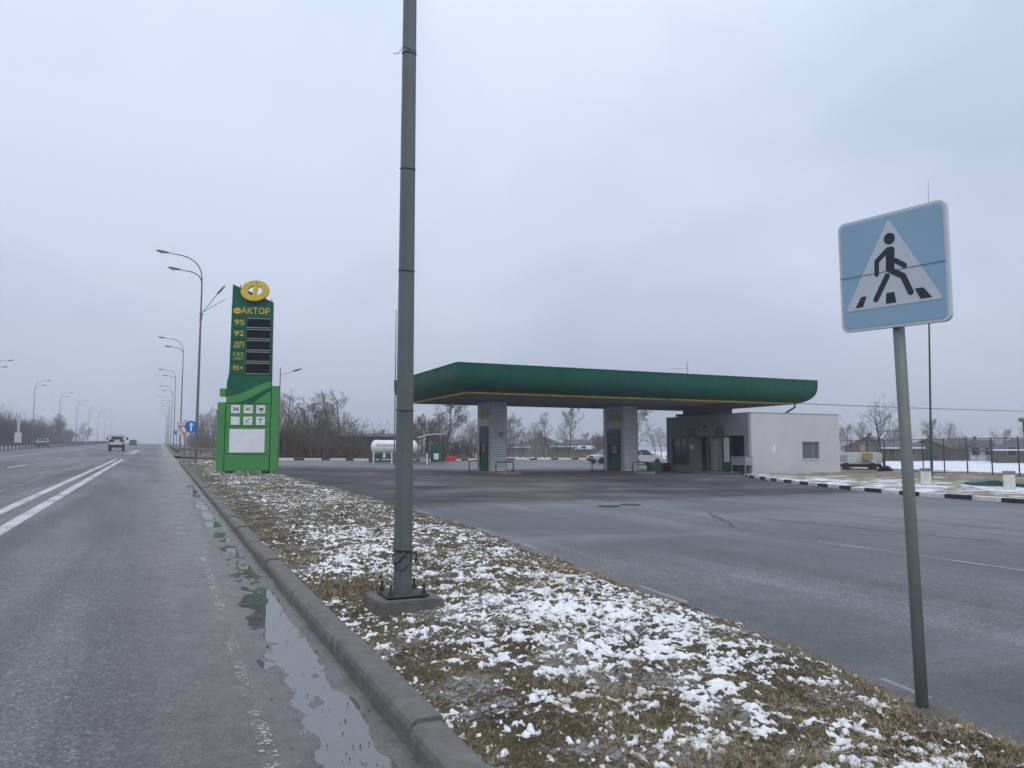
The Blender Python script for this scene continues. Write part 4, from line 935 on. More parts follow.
# ---- vehicles
def wheel(parent, x, y, r, w):
    ty_ = obj('wheel', MB().lathe([(r * .62, -w / 2), (r * .93, -w / 2), (r, -w * .3), (r, w * .3), (r * .93, w / 2), (r * .62, w / 2)], (x, y, r), 'x', 20), M_rubber, parent, True)
    obj('rim', MB().lathe([(.001, -w * .42), (r * .6, -w * .46), (r * .63, 0), (r * .6, w * .46), (.001, w * .42)], (x, y, r), 'x', 16), M_alu, ty_)
M_tail = pm('tail_lamp_red', (.30, .01, .01), .3, .1); M_head = pm('headlamp_glass', (.75, .76, .75), .15, .05); M_hub = pm('underbody', (.012, .012, .013), .8, .2)
def arch(c, r, n=7): return [(c + r * math.cos(a), r * .28 + r * math.sin(a)) for a in np.linspace(math.pi, 0, n)]
def car(name, label, cat, loc, rz, mat, L_=4.1, Wd=1.62, H=1.42, wag=False, group=None, lights=False):
    t = thing(name, label, cat, loc, rz, group); f = L_ / 2; wr = .29; wf, wb = f - .72, -f + .85
    # side profile, front = +y
    low = [(-f, .34), (-f + .04, .58), (-f + .02, .82), (f - .05, .74), (f, .60), (f - .02, .34)]
    prof_ = [(-f + .02, .30)] + [(wb + .35 * math.cos(a), .26 + .35 * math.sin(a)) for a in np.linspace(math.pi, 0, 8)] + [(wf + .35 * math.cos(a), .26 + .35 * math.sin(a)) for a in np.linspace(math.pi, 0, 8)] + [(f - .02, .30), (f, .60), (f - .06, .76), (f - 1.15, .90), (-f + (.35 if wag else .95), .93), (-f + .06, .90), (-f, .60)]
    obj('body', MB().prism(prof_, 'x', -Wd / 2, Wd / 2), mat, t, bevel=.035, seg=2)
    obj('underbody', MB().box(-Wd / 2 + .16, Wd / 2 - .16, -f + .1, f - .1, .2, .55), M_hub, t)
    ca0, ca1, cb0, cb1 = (f - 1.2, f - 1.78, -f + (.2 if wag else .85), -f + (.4 if wag else 1.25))
    zr = H; z0 = .9; w0, w1 = Wd / 2 - .04, Wd / 2 - .17
    lo_ = [(-w0, cb0), (w0, cb0), (w0, ca0), (-w0, ca0)]; hi_ = [(-w1, cb1), (w1, cb1), (w1, ca1), (-w1, ca1)]
    g = MB().add([(x, y, z0) for x, y in lo_] + [(x, y, zr - .05) for x, y in hi_], [(0, 1, 5, 4), (1, 2, 6, 5), (2, 3, 7, 6), (3, 0, 4, 7), (4, 5, 6, 7)]); obj('windows', g, M_glass, t)
    obj('roof', MB().prism([(-w1, cb1), (w1, cb1), (w1, ca1), (-w1, ca1)], 'z', zr - .055, zr), mat, t, bevel=.02, seg=2)
    for sx in (-1, 1):
        for (p, q, k) in (((w0, ca0), (w1, ca1), .035), ((w0, (ca0 + cb0) / 2 - .05), (w1, (ca1 + cb1) / 2 - .05), .045), ((w0, cb0), (w1, cb1), .06)):
            obj('window_pillar', MB().tube([(sx * (p[0] + .003), p[1], z0 - .02), (sx * (q[0] + .003), q[1], zr - .04)], k, 5), mat, t)
        obj('headlight', MB().box(sx * .58 - .14, sx * .58 + .14, f - .05, f + .012, .58, .74), M_head, t, bevel=.01)
        obj('taillight', MB().box(sx * .62 - .14, sx * .62 + .14, -f - .012, -f + .05, .60, .82), M_tail, t, bevel=.01)
        obj('wing_mirror', MB().box(sx * (Wd / 2 + .1) - .07, sx * (Wd / 2 + .1) + .07, ca0 - .22, ca0 - .1, .95, 1.08), mat, t)
        for wy in (wf, wb): wheel(t, sx * (Wd / 2 - .1), wy, wr, .18)
    obj('bumper', MB().box(-Wd / 2 + .02, Wd / 2 - .02, f - .02, f + .06, .34, .48), M_black, t, bevel=.02); obj('bumper', MB().box(-Wd / 2 + .02, Wd / 2 - .02, -f - .06, -f + .02, .34, .48), M_black, t, bevel=.02)
    obj('grille', MB().box(-.4, .4, f - .04, f + .008, .56, .72), M_black, t)
    return t
car('parked_car', 'white car parked behind the right canopy pillar, nose to the left', 'car', (40.3, 65.3, Z(40.3, 65.3)), math.pi / 2 + rad(2), M_carw, group='white cars parked behind the pumps')
car('parked_car', 'white estate car parked between the right canopy pillar and the shop', 'car', (41.6, 61.6, Z(41.6, 61.6)), -math.pi / 2 + rad(6), M_carw, wag=True, group='white cars parked behind the pumps')
car('oncoming_car', 'white car with lit headlights coming along the opposite road behind the barrier', 'car', (-17.9, 150, Z(-17.9, 150)), math.pi, M_carw)
car('driving_car', 'small dark car driving away in the haze', 'car', (-6.2, 215, Z(-6.2, 215)), 0, M_card)
m, tt, b = nodemat('lit_headlamp'); b.inputs['Emission Color'].default_value = (1, .95, .85, 1); b.inputs['Emission Strength'].default_value = 4
for o_ in bpy.data.objects:
    if o_.name.startswith('headlight') and o_.parent and o_.parent.name.startswith('oncoming'): o_.data.materials.clear(); o_.data.materials.append(m)
# open-backed white truck seen from behind
vx_, vy_ = -5.2, 114.0
t = thing('pickup_truck', 'white open-backed pickup truck with a loaded bed driving away', 'truck', (vx_, vy_, Z(vx_, vy_)), rad(1))
obj('chassis', MB().box(-.85, .85, -2.4, 2.6, .45, .75), M_hub, t); obj('tailgate', MB().box(-1.0, 1.0, -2.5, -2.4, .78, 1.12), M_carw, t, bevel=.02)
obj('bed_floor', MB().box(-1.0, 1.0, -2.398, .6, .76, .84), M_carw, t)
for sx in (-1, 1):
    obj('bed_side', MB().box(sx * .97 - .03, sx * .97 + .03, -2.39, .6, .842, 1.2), M_carw, t); obj('rack_post', MB().box(sx * .95 - .05, sx * .95 + .05, -2.34, -2.24, 1.21, 2.0), M_carw, t)
    obj('taillight', MB().box(sx * .82 - .12, sx * .82 + .12, -2.53, -2.502, .82, 1.0), M_tail, t); obj('wing_mirror', MB().box(sx * 1.18 - .12, sx * 1.18 + .12, 1.4, 1.5, 1.45, 1.85), M_black, t)
    for wy in (-1.5, 1.7): wheel(t, sx * .78, wy, .36, .24)
obj('rack_bar', MB().box(-1.0, 1.0, -2.34, -2.24, 2.002, 2.1), M_carw, t); obj('cab', MB().prism([(.65, .7), (2.5, .7), (2.5, 1.15), (2.2, 1.35), (1.75, 2.05), (.65, 2.1)], 'x', -.92, .92), M_carw, t, bevel=.06, seg=2)
obj('rear_window', MB().box(-.65, .65, .62, .648, 1.45, 1.9), M_glass, t); obj('bumper', MB().box(-.95, .95, -2.6, -2.5, .42, .6), M_black, t)
o = obj('spare_tyre', MB().lathe([(.18, -.1), (.32, -.1), (.34, 0), (.32, .1), (.18, .1)], (0, 0, 0), 'y', 20), M_rubber, None, True); o.location = (vx_ - .55, vy_ - 2.1, Z(vx_, vy_) + 1.19); tag(o, 'spare tyre standing in the left of the pickup truck bed', 'tyre')
o = obj('white_box', box(-.3, .35, -.4, .4, 0, .62), M_dwhite, bevel=.01); o.location = (vx_ + .1, vy_ - 1.6, Z(vx_, vy_) + .845); tag(o, 'white box carried in the middle of the pickup truck bed', 'box')
o = obj('dark_sack', MB().lathe([(.05, 0), (.26, .05), (.28, .35), (.18, .6), (.04, .68)], (0, 0, 0), 'z', 12), M_rust, None, True); o.location = (vx_ + .65, vy_ - 1.9, Z(vx_, vy_) + .845); tag(o, 'dark bundle in the right of the pickup truck bed', 'bundle')

# ---- median barrier
gb = thing('median_barrier', 'long steel guard rail with closely spaced posts between the two carriageways', 'barrier', (0, 0, 0))
yy = np.arange(52, 330, 4.0); M_rail = pm('weathered_rail', (.085, .088, .092), .6, .2, 2, metal=.2)
pm_ = MB().box(-.07, .07, -.06, .06, -.1, .62).mesh('barrier_post'); pm_.materials.append(M_rail)
wp = [(0, .0), (.03, .03), (.03, .10), (0, .14), (0, .18), (.03, .22), (.03, .29), (0, .32)]
def rail(y0, y1, x, zoff, parent):
    mb = MB(); n = len(wp)
    for y in np.arange(y0, y1 + .1, 4.):
        for (d, h) in wp: mb.v.append((x + .09 + d, y, Z(x, y) + .55 + zoff + h))
    r_ = len(mb.v) // n
    mb.f = [(i * n + k, i * n + k + 1, (i + 1) * n + k + 1, (i + 1) * n + k) for i in range(r_ - 1) for k in range(n - 1)]
    obj('rail', mb, M_rail, parent)
for y0 in range(52, 332, 28): rail(y0, y0 + 28, -15.6, 0, gb)
for k in range(110):
    y = 53 + 2.5 * k; o = bpy.data.objects.new('post', pm_); COL.objects.link(o); o.parent = gb; o.location = (-15.65, y, Z(-15.65, y))
# guard rail on the right verge beyond the entrance
gr_ = thing('verge_guard_rail', 'short steel guard rail curving along the right verge beyond the station entrance', 'guard rail', (0, 0, 0))
pth = [(4.6, 78), (3.0, 84), (2.0, 92)] + [(1.75, y) for y in range(100, 190, 8)]
mb = MB(); n = len(wp)
for (x, y) in pth:
    for (d, h) in wp: mb.v.append((x - .05 - d, y, Z(x, y) + .45 + h))
mb.f = [(i * n + k, i * n + k + 1, (i + 1) * n + k + 1, (i + 1) * n + k) for i in range(len(pth) - 1) for k in range(n - 1)]
obj('rail', mb, M_steel, gr_)
for (x, y, a) in along(pth, 4.0):
    o = bpy.data.objects.new('post', pm_); COL.objects.link(o); o.parent = gr_; o.location = (x + .06, y, Z(x, y, .05))
# ---- small road signs at the entrance
M_sblue = pm('sign_blue', (.015, .13, .42), .4, .06, 3)
t = thing('mandatory_sign', 'round blue sign with a white upward arrow left of the price sign', 'road sign', (1.66, 50.4, Z(1.66, 50.4, .1)), 0)
obj('post', MB().tube([(0, 0, -.2), (0, 0, 2.6)], .03, 8), M_steel, t); d_ = obj('disc', MB().disc((0, -.05, 2.3), .36, 'y', .02, 32), M_sblue, t)
obj('arrow', MB().box(-.045, .045, -.068, -.062, 2.03, 2.42).prism([(-.15, 2.38), (.15, 2.38), (0, 2.58)], 'y', -.069, -.061), M_white, d_); obj('post', MB().tube([(.35, 1.4, -.2), (.35, 1.4, 1.1)], .03, 6), M_steel, t)
t = thing('yield_sign', 'red and white give way triangle on a pale backing board, behind the round blue sign', 'road sign', (1.55, 60.5, Z(1.55, 60.5, .05)), 0)
obj('post', MB().tube([(.05, 0, -.2), (.05, 0, 3.0)], .035, 8), M_steel, t); bb = obj('board', MB().box(-.5, .5, -.07, -.05, 1.9, 2.85), M_dwhite, t)
tr_ = obj('triangle', MB().prism([(-.42, 2.57), (.42, 2.57), (0, 1.83)], 'y', -.08, -.072), M_red, t); obj('triangle_face', MB().prism([(-.27, 2.49), (.27, 2.49), (0, 2.01)], 'y', -.086, -.081), M_white, tr_)
t = thing('far_blue_sign', 'tiny blue sign far along the right verge', 'road sign', (2.6, 150, Z(2.6, 150)), 0)
obj('post', MB().tube([(0, 0, -.2), (0, 0, 3.2)], .05, 6), M_steel, t); obj('disc', MB().disc((0, -.07, 2.9), .42, 'y', .02, 20), M_sblue, t)
t = thing('camera_column', 'pale column with a cabinet beyond the barrier at the far left', 'column', (-27.2, 190, Z(-27.2, 190)), 0)
obj('cabinet', MB().box(-.6, .6, -.5, .5, 0, 2.6), M_dwhite, t); obj('column', MB().tube([(0, 0, 2.6), (0, 0, 5.2)], .22, 8), M_dwhite, t); obj('cap', MB().box(-.5, .5, -.3, .3, 5.2, 5.5), M_dwhite, t)

# ---- right side: island furniture
for k, (x, y) in enumerate(((30.2, 23.0), (29.25, 18.8))):
    t = thing('concrete_bollard', ['whitewashed concrete bollard with grey cap beside the tall mast', 'whitewashed concrete bollard with grey cap near the teal hatch at the right edge'][k], 'bollard', (x, y, Z(x, y, .08)), rad(30), 'whitewashed bollards')
    obj('shaft', MB().box(-.19, .19, -.19, .19, -.1, .60), M_kerbw, t, bevel=.015); obj('cap', MB().box(-.21, .21, -.21, .21, .6, .72), M_conc, t, bevel=.015)
t = thing('tall_mast', 'very tall thin tapering mast right of the crossing sign pole', 'mast', (38.5, 29.0, Z(38.5, 29, .1)), 0)
obj('shaft', MB().tube([(.05, 0, -.1), (.16, 0, 3.2)], [.075, .07], 10), M_teal, t); obj('shaft', MB().tube([(.16, 0, 3.2), (.42, 0, 8.6)], [.058, .045], 10), M_rust, t); obj('rod', MB().tube([(.42, 0, 8.6), (.72, 0, 14), (.95, 0, 16.8)], [.025, .018, .006], 6), M_rust, t)
t = thing('yard_lamp', 'short dark post with a small pale lamp at the right edge', 'lamp', (33.9, 21.0, Z(33.9, 21.0, .08)), 0)
obj('post', MB().tube([(0, 0, -.1), (0, 0, 2.75)], [.06, .05], 10), M_dframe, t); obj('lamp', MB().prism([(-.10, 2.72), (.10, 2.72), (.24, 2.86), (.08, 2.93), (-.08, 2.93), (-.24, 2.86)], 'y', -.12, .12), pm('dull_lamp_cap', (.30, .26, .20), .6), t)
for k, (x, y) in enumerate(((31.9, 21.4), (32.4, 19.6))):
    o = obj('tank_hatch', MB().prism([(-.75, 0), (.75, 0), (.75, .14), (.1, .26), (-.75, .14)], 'y', -.5, .5), M_teal, bevel=.01); o.location = (x, y, Z(x, y, .08)); o.rotation_euler = (0, 0, rad(-35)); tag(o, ['teal metal hatch lying left of the right bollard', 'teal metal hatch lying right of the right bollard'][k], 'hatch', 'teal hatches')
# parked trailer behind the shop
t = thing('white_trailer', 'long low white trailer parked behind the right end of the shop', 'trailer', (46.9, 41.2, Z(46.9, 41.2, .08)), rad(-42))
obj('tank_body', MB().prism([(-1.55, .45), (1.5, .45), (1.55, 1.2), (1.45, 1.32), (-1.45, 1.32), (-1.55, 1.2)], 'y', -.6, .6), M_dwhite, t, bevel=.05, seg=2); obj('chassis', MB().box(-1.5, 1.5, -.5, .5, .22, .448), M_black, t)
for x in (-.9, .9): wheel(t, 0, 0, .01, .01) if False else obj('wheel', MB().lathe([(.15, -.1), (.28, -.1), (.28, .1), (.15, .1)], (x, -.55, .28), 'y', 14), M_rubber, t)
for x in (-1.1, .5): obj('hatch', MB().box(x - .3, x + .3, -.612, -.6, .6, 1.1), M_alu, t)
o = obj('wooden_crate', MB().box(-.33, .33, -.2, .2, 0, .52), M_wood, bevel=.01); o.location = (46.5, 40.0, Z(46.5, 40, .85)); o.rotation_euler = (0, 0, rad(-42)); tag(o, 'raw wooden crate against the side of the white trailer', 'crate')
o = obj('wooden_board', MB().box(-.15, .15, -.05, .05, 0, .5), M_wood); o.location = (47.05, 40.9, Z(47, 40.9, 1.45)); o.rotation_euler = (0, 0, rad(-42)); tag(o, 'small upright wooden board on top of the white trailer', 'board')

# ---- mesh fences
M_fence = pm('dark_fence_steel', (.055, .056, .06), .6, .2)
def fence(pts, label, h=2.5, step=3.0):
    t = thing('mesh_fence', label, 'fence', (0, 0, 0)); st = along(pts, step)
    pmm = MB().box(-.028, .028, -.028, .028, -.2, h).mesh('post'); pmm.materials.append(M_fence)
    for (x, y, a) in st:
        o = bpy.data.objects.new('post', pmm); COL.objects.link(o); o.parent = t; o.location = (x, y, Z(x, y)); o.rotation_euler = (0, 0, a)
    for (p, q) in zip(st[:-1], st[1:]):
        mb = MB(); zp, zq = Z(p[0], p[1]), Z(q[0], q[1])
        for hh in (.12, h - .08): mb.tube([(p[0], p[1], zp + hh), (q[0], q[1], zq + hh)], .022, 4)
        for k in range(1, 9): mb.tube([(p[0], p[1], zp + h * k / 9), (q[0], q[1], zq + h * k / 9)], .003, 3, False)
        for k in range(1, 16):
            u = k / 16; x = p[0] + (q[0] - p[0]) * u; y = p[1] + (q[1] - p[1]) * u; z = zp + (zq - zp) * u; mb.tube([(x, y, z + .12), (x, y, z + h - .08)], .003, 3, False)
        obj('mesh_panel', mb, M_fence, t)
fence([(50.5, 50), (48.4, 44.3), (45.3, 31.2), (43.4, 23), (42.6, 12)], 'dark wire mesh fence between the station and the snowy field on the right', 2.35, 1.9)
fence([(14, 71.5), (19.4, 75), (30, 79.2), (46, 81.8), (62, 83.6), (76, 84)], 'dark wire mesh fence along the back of the forecourt', 1.9, 3.1)

# ---- houses
M_roofd = pm('dark_slate_roof', (.075, .078, .088), .75, .2, 2, streak=.2); M_roofs = pm('snow_covered_roof', (.62, .65, .70), .8, .1, 2); M_brick = pm('weathered_wall', (.15, .142, .135), .85, .2, 2); M_brickr = pm('brown_wall', (.11, .088, .075), .85, .2, 2); M_shed = pm('dark_timber', (.07, .062, .056), .85, .25, 2)
M_sidingd = pm('grey_window_frame', (.22, .22, .22), .7)
def house(name, label, x, y, w, d, hw, hr, rz, wall, roof, hip=False, snow=False, group=None, plain=False):
    t = thing(name, label, 'house', (x, y, Z(x, y, -.1)), rz, group)
    obj('wall', MB().box(-w / 2, w / 2, -d / 2, d / 2, 0, hw), wall, t)
    e = .45
    if hip: r = MB().add([(-w / 2 - e, -d / 2 - e, hw), (w / 2 + e, -d / 2 - e, hw), (w / 2 + e, d / 2 + e, hw), (-w / 2 - e, d / 2 + e, hw), (-w * .18, 0, hw + hr), (w * .18, 0, hw + hr)], [(0, 1, 5, 4), (2, 3, 4, 5), (1, 2, 5), (3, 0, 4), (0, 3, 2, 1)])
    else:
        r = MB()
        for s_ in (-1, 1): r.prism([(0, hw + hr), (s_ * (d / 2 + e), hw - .12), (s_ * (d / 2 + e), hw + .04), (0, hw + hr + .16)], 'x', -w / 2 - e, w / 2 + e)
        obj('gable', MB().prism([(-d / 2, hw), (d / 2, hw), (0, hw + hr)], 'x', -w / 2 + .02, w / 2 - .02), wall, t)
    ro = obj('roof', r, roof, t)
    if plain: return t
    obj('chimney', MB().box(w * .2, w * .2 + .5, .3, .8, hw + hr * .4, hw + hr + .7), M_brickr, ro)
    if snow: obj('eaves_snow', MB().box(-w / 2 - e, w / 2 + e, -d / 2 - e - .12, -d / 2 - e + .6, hw - .02, hw + .16), M_roofs, ro)
    nw = max(2, int(w / 3))
    for k in range(nw):
        xx = -w / 2 + w * (k + .5) / nw; f = obj('window', MB().box(xx - .5, xx + .5, -d / 2 - .04, -d / 2 + .02, .9, 2.1), M_sidingd, t); obj('pane', MB().box(xx - .42, xx + .42, -d / 2 - .05, -d / 2 - .042, .98, 2.02), M_glass, f)
    return t
def bear(u_, D):
    a = rad(24.54) + math.atan((u_ - 512) / 771.0); R_ = D / math.cos(a - rad(24.54)); return R_ * math.sin(a), R_ * math.cos(a)
def house_at(u_, D, wpx, dep, hw, hr, turn, label, wall, roof, **k):
    x, y = bear(u_, D); house('house', label, x, y, wpx * D / 768.0, dep, hw * .84, hr * .74, -rad(24.54) - math.atan((u_ - 512) / 771.0) + rad(turn), wall, roof, **k)
house_at(872, 122, 26, 7, 2.3, 2.3, 76, 'grey gabled house behind the bare tree right of the shop', M_brick, M_roofd)
house_at(900, 112, 34, 6, 2.2, .9, 4, 'low brown house with snowy eaves just left of the crossing sign pole', M_brickr, M_roofd, snow=True)
house_at(932, 120, 44, 6, 2.1, 2.0, 80, 'grey house with light gable behind the fence, right of the tall mast', M_brick, M_roofd)
house_at(963, 128, 48, 7, 2.3, 1.7, 6, 'long low house with dark roof behind the fence', M_shed, M_roofd)
house_at(984, 112, 22, 4, 1.9, .4, -6, 'small pale outbuilding behind the fence near the right edge', M_dwhite, M_roofd)
house_at(1022, 96, 48, 7, 1.9, 2.0, 8, 'brown house with dark hipped roof and snowy eaves at the right edge', M_brickr, M_roofd, hip=True, snow=True)
house_at(543, 150, 20, 9, 2.4, 2.6, 78, 'grey gabled house seen through the canopy, left of the young trees', M_brick, M_roofd)
house_at(561, 138, 22, 7, 2.3, .9, 5, 'low house with snowy eaves seen between the two young trees', M_brickr, M_roofd, snow=True)
house_at(588, 165, 44, 10, 2.8, 1.6, 3, 'long grey farm building seen left of the right canopy pillar', M_brick, M_roofd)
house_at(580, 140, 24, 6, 2.0, .6, -8, 'farm shed with a white roof edge seen left of the right canopy pillar', M_shed, M_roofs)
house('long_shed', 'dark flat-roofed shed behind the gas tank', 23.3, 92, 8.5, 5, 2.75, .25, rad(-8), M_shed, M_roofd, plain=True)
house_at(516, 140, 22, 6, 2.0, .7, 4, 'low house with snowy eaves just right of the left canopy pillar', M_brick, M_roofd, snow=True)
cw = thing('concrete_fence', 'pale concrete panel fence beyond the road at the left', 'fence', (0, 0, 0))
for k in range(9): obj('panel', MB().box(-27, -26.8, 300 + 4 * k, 303.8 + 4 * k, Z(-27, 300) - .3, Z(-27, 318) + 2.2), M_dwhite, cw)

# ---- bare trees
def bare_tree(seed, h, spread=.55, trunk=.13, leaves=0, twigs=1.0, stems=1, lean=0., low=.22, wide=1.0, rmin=.011):
    rg_ = random.Random(seed); tr, cw_, lf_ = MB(), MB(), MB()
    def rv(s): return Vector((rg_.gauss(0, s), rg_.gauss(0, s), rg_.gauss(0, s)))
    def grow(p, d, L_, r, lvl):
        n = 4 if lvl < 2 else 3; pts = [p.copy()]; rs = [r]; q = p.copy(); dd = d.copy()
        for k in range(n):
            dd = (dd + rv(.10 + .05 * lvl) + Vector((0, 0, .05 + (.07 if lvl == 1 else 0)))).normalized(); q = q + dd * L_ / n; pts.append(q.copy()); rs.append(r * (1 - .75 * (k + 1) / n) if lvl else r * (1 - .7 * (k + 1) / n))
        (tr if lvl < 2 else cw_).tube(pts, rs, (7, 5, 4, 3, 3)[lvl], False)
        if lvl >= 4:
            if leaves and rg_.random() < leaves:
                for _ in range(2):
                    c = pts[-1] + rv(.06); a = rv(1).normalized() * .07; b2 = rv(1).normalized() * .05; lf_.add([c, c + a, c + a + b2, c + b2], [(0, 1, 2, 3)])
            return
        nb = {0: int(10 * (1 + h / 12)), 1: 7 if rmin > .009 else 5, 2: 5 if rmin > .009 else 3, 3: max(2, int(5 * twigs))}[lvl]
        for k in range(nb):
            u = (low + (1 - low) * (k + rg_.random()) / nb) if lvl == 0 else (.2 + .8 * (k + rg_.random()) / nb)
            i = min(n - 1, int(u * n)); f = u * n - i; b0 = pts[i].lerp(pts[i + 1], f)
            ax = (pts[i + 1] - pts[i]).normalized(); sd2 = ax.cross(rv(1)).normalized(); ang = rg_.uniform(.45, .95) if lvl else rg_.uniform(.55, 1.1) * wide
            nd = (ax * math.cos(ang) + sd2 * math.sin(ang)).normalized()
            if lvl == 0: LL = h * spread * (1.05 - .75 * u) * rg_.uniform(.7, 1.15)
            else: LL = L_ * rg_.uniform(.38, .62) * (1.15 - .5 * u)
            grow(b0, nd, LL, max(rmin, rs[i] * rg_.uniform(.4, .58)), lvl + 1)
    for s_ in range(stems):
        d0 = Vector((lean + (rg_.uniform(-.3, .3) if stems > 1 else 0), rg_.uniform(-.2, .2) if stems > 1 else 0, 1)).normalized()
        grow(Vector((rg_.uniform(-.3, .3) if stems > 1 else 0, rg_.uniform(-.3, .3) if stems > 1 else 0, -.1)), d0, h * (rg_.uniform(.75, 1) if stems > 1 else 1), trunk, 0)
    return tr.mesh('trunk', True), cw_.mesh('crown', True), (lf_.mesh('withered_leaves') if lf_.f else None)
protos = {}
def proto(k):
    if k not in protos:
        protos[k] = {'a': lambda: bare_tree(1, 8, .62, .15, 0, 1.0, 1, 0, .15), 'b': lambda: bare_tree(2, 7, .66, .12, .3, 1.0, 1, 0, .2), 'c': lambda: bare_tree(3, 5.5, .62, .06, 0, .6, 3, 0, .06), 'd': lambda: bare_tree(4, 9, .58, .17, .15, 1.0, 1, 0, .2),
                     'y1': lambda: bare_tree(11, 5.6, .44, .075, .5, .6, 1, 0, .42, .8, .008), 'y2': lambda: bare_tree(12, 5.6, .66, .085, .8, .6, 1, .03, .42, .8, .008), 'r': lambda: bare_tree(21, 4.0, .95, .09, 0, .4, 1, -.2, .28, 1.0, .008)}[k]()
    return protos[k]
def tree(k, x, y, sc, label, group=None, pale=False, rz=None, name='bare_tree'):
    tm, cm, lm = proto(k); t = thing(name, label, 'tree', (x, y, Z(x, y, -.05)), rz if rz is not None else random.uniform(0, 6.28), group); t.scale = (sc, sc, sc * random.uniform(.92, 1.08))
    for nm, me, mt in (('trunk', tm, M_barkl if pale else M_bark), ('crown', cm, M_twigl if pale else M_twig), ('withered_leaves', lm, M_leaf)):
        if me is None: continue
        o = bpy.data.objects.new(nm, me); COL.objects.link(o); o.parent = t
        if not me.materials: me.materials.append(mt)
        o.material_slots[0].link = 'OBJECT'; o.material_slots[0].material = mt
    return t
random.seed(21)
tree('y1', 42.6, 83.8, .98, 'slim young bare tree with a few withered leaves, left one seen through the canopy', rz=1)
tree('y2', 46.2, 84.2, 1.02, 'spreading young bare tree with withered leaf clumps, right one seen through the canopy', rz=2.2)
tree('c', 37.6, 83.5, .95, 'bushy bare tree right of the left canopy pillar', pale=True); tree('b', 54.0, 81.5, .9, 'pale leafless tree between the right canopy pillar and the shop', pale=True, rz=.5)
tree('r', 52.6, 43.6, 1.1, 'dark leafless tree with a curved trunk standing right of the shop', rz=.4)
tree('b', 29.5, 83, .92, 'bare tree with withered leaves just left of the left canopy pillar'); tree('c', 27.5, 84.5, .9, 'bare shrubby tree right of the green gas dispenser')
# trees and thickets behind the price sign and the tank
g1 = 'bare trees behind the gas tank and price sign'
for k, (u, y, sc) in enumerate(((9.6, 92, .82), (11.2, 96, .74), (12.6, 88, .62), (14.2, 94, .85), (15.2, 90, .72), (16.6, 97, .82), (17.6, 89, .62), (18.6, 95, .9), (20.4, 99, .95), (8.6, 98, .8), (10.4, 86, .6), (13.4, 100, .78), (23.5, 104, .6), (26.5, 101, .55), (29.5, 96, .62), (31.5, 92, .66), (33.5, 97, .62), (28, 90, .55))):
    tree('abcd'[k % 4], u, y, sc, 'leafless tree in the dense row behind the forecourt, left of the canopy', g1, pale=(k % 4 in (1, 3)))
g2 = 'bare trees along the right verge beyond the entrance'
for k, (x, y, sc) in enumerate(((11, 118, .95), (9.8, 126, 1.0), (12.5, 132, .9), (10.2, 140, 1.0), (13, 112, .75), (11.5, 150, .9), (9.5, 165, .9), (12, 178, .9), (10, 195, .9), (9, 215, .9), (11, 240, 1), (9, 270, 1), (8, 300, 1), (10.5, 108, .6), (8.8, 112, .5))):
    tree('acdb'[k % 4], x, y, sc, 'leafless tree between the price sign and the street lamps on the right verge', g2, pale=k % 3 == 0)
g3_ = 'bare trees along the far left side'
for k in range(46):
    y = 150 + 6.2 * k + random.uniform(-3, 3); x = -32 - random.uniform(0, 14)
    tree('cacb'[k % 4], x, y, random.uniform(.75, 1.15), 'dark leafless tree in the row along the far left of the road', g3_)
tree('d', -26.5, 255, .9, 'taller dark tree standing out above the left tree row', rz=1.2)
g4 = 'hazy trees far behind the houses and fields'
rr_ = random.Random(5)
for k in range(40):
    a = rad(19 + 46 * (k + rr_.random()) / 40); R_ = rr_.uniform(185, 260); x, y = R_ * math.sin(a), R_ * math.cos(a)
    tree('abdc'[k % 4], x, y, rr_.uniform(.7, 1.15), 'hazy leafless tree in the far row behind houses and fields', g4, pale=k % 2 == 0)
for k, (x, y, sc) in enumerate(((60, 100, .6), (64, 118, .7), (57, 112, .6), (70, 108, .6), (75, 125, .75), (52, 106, .5), (33, 112, .7), (38, 118, .75), (44, 124, .7))):
    tree('cabd'[k % 4], x, y, sc, 'leafless tree between the back fence and the far houses', 'leafless trees behind the back fence', pale=k % 2 == 1)
def by_place(group, fmt):
    ts = [o for o in bpy.data.objects if o.get('group') == group and o.get('category') == 'tree']
    ts.sort(key=lambda o: math.atan2(o.location.x, o.location.y))
    words = ['leftmost', 'second', 'third', 'fourth', 'fifth', 'sixth', 'seventh', 'eighth', 'ninth', 'tenth', 'eleventh', 'twelfth', 'thirteenth', 'fourteenth', 'fifteenth', 'sixteenth', 'seventeenth', 'eighteenth', 'nineteenth', 'twentieth']
    for k, o in enumerate(ts): o['label'] = fmt % (words[k] if k == 0 else 'rightmost' if k == len(ts) - 1 else words[k] + ' from the left')
by_place(g1, 'leafless tree, %s behind the gas tank')
by_place(g2, 'leafless tree, %s beside the right-hand street lamps')
by_place('leafless trees behind the back fence', 'leafless tree, %s between back fence and far houses')
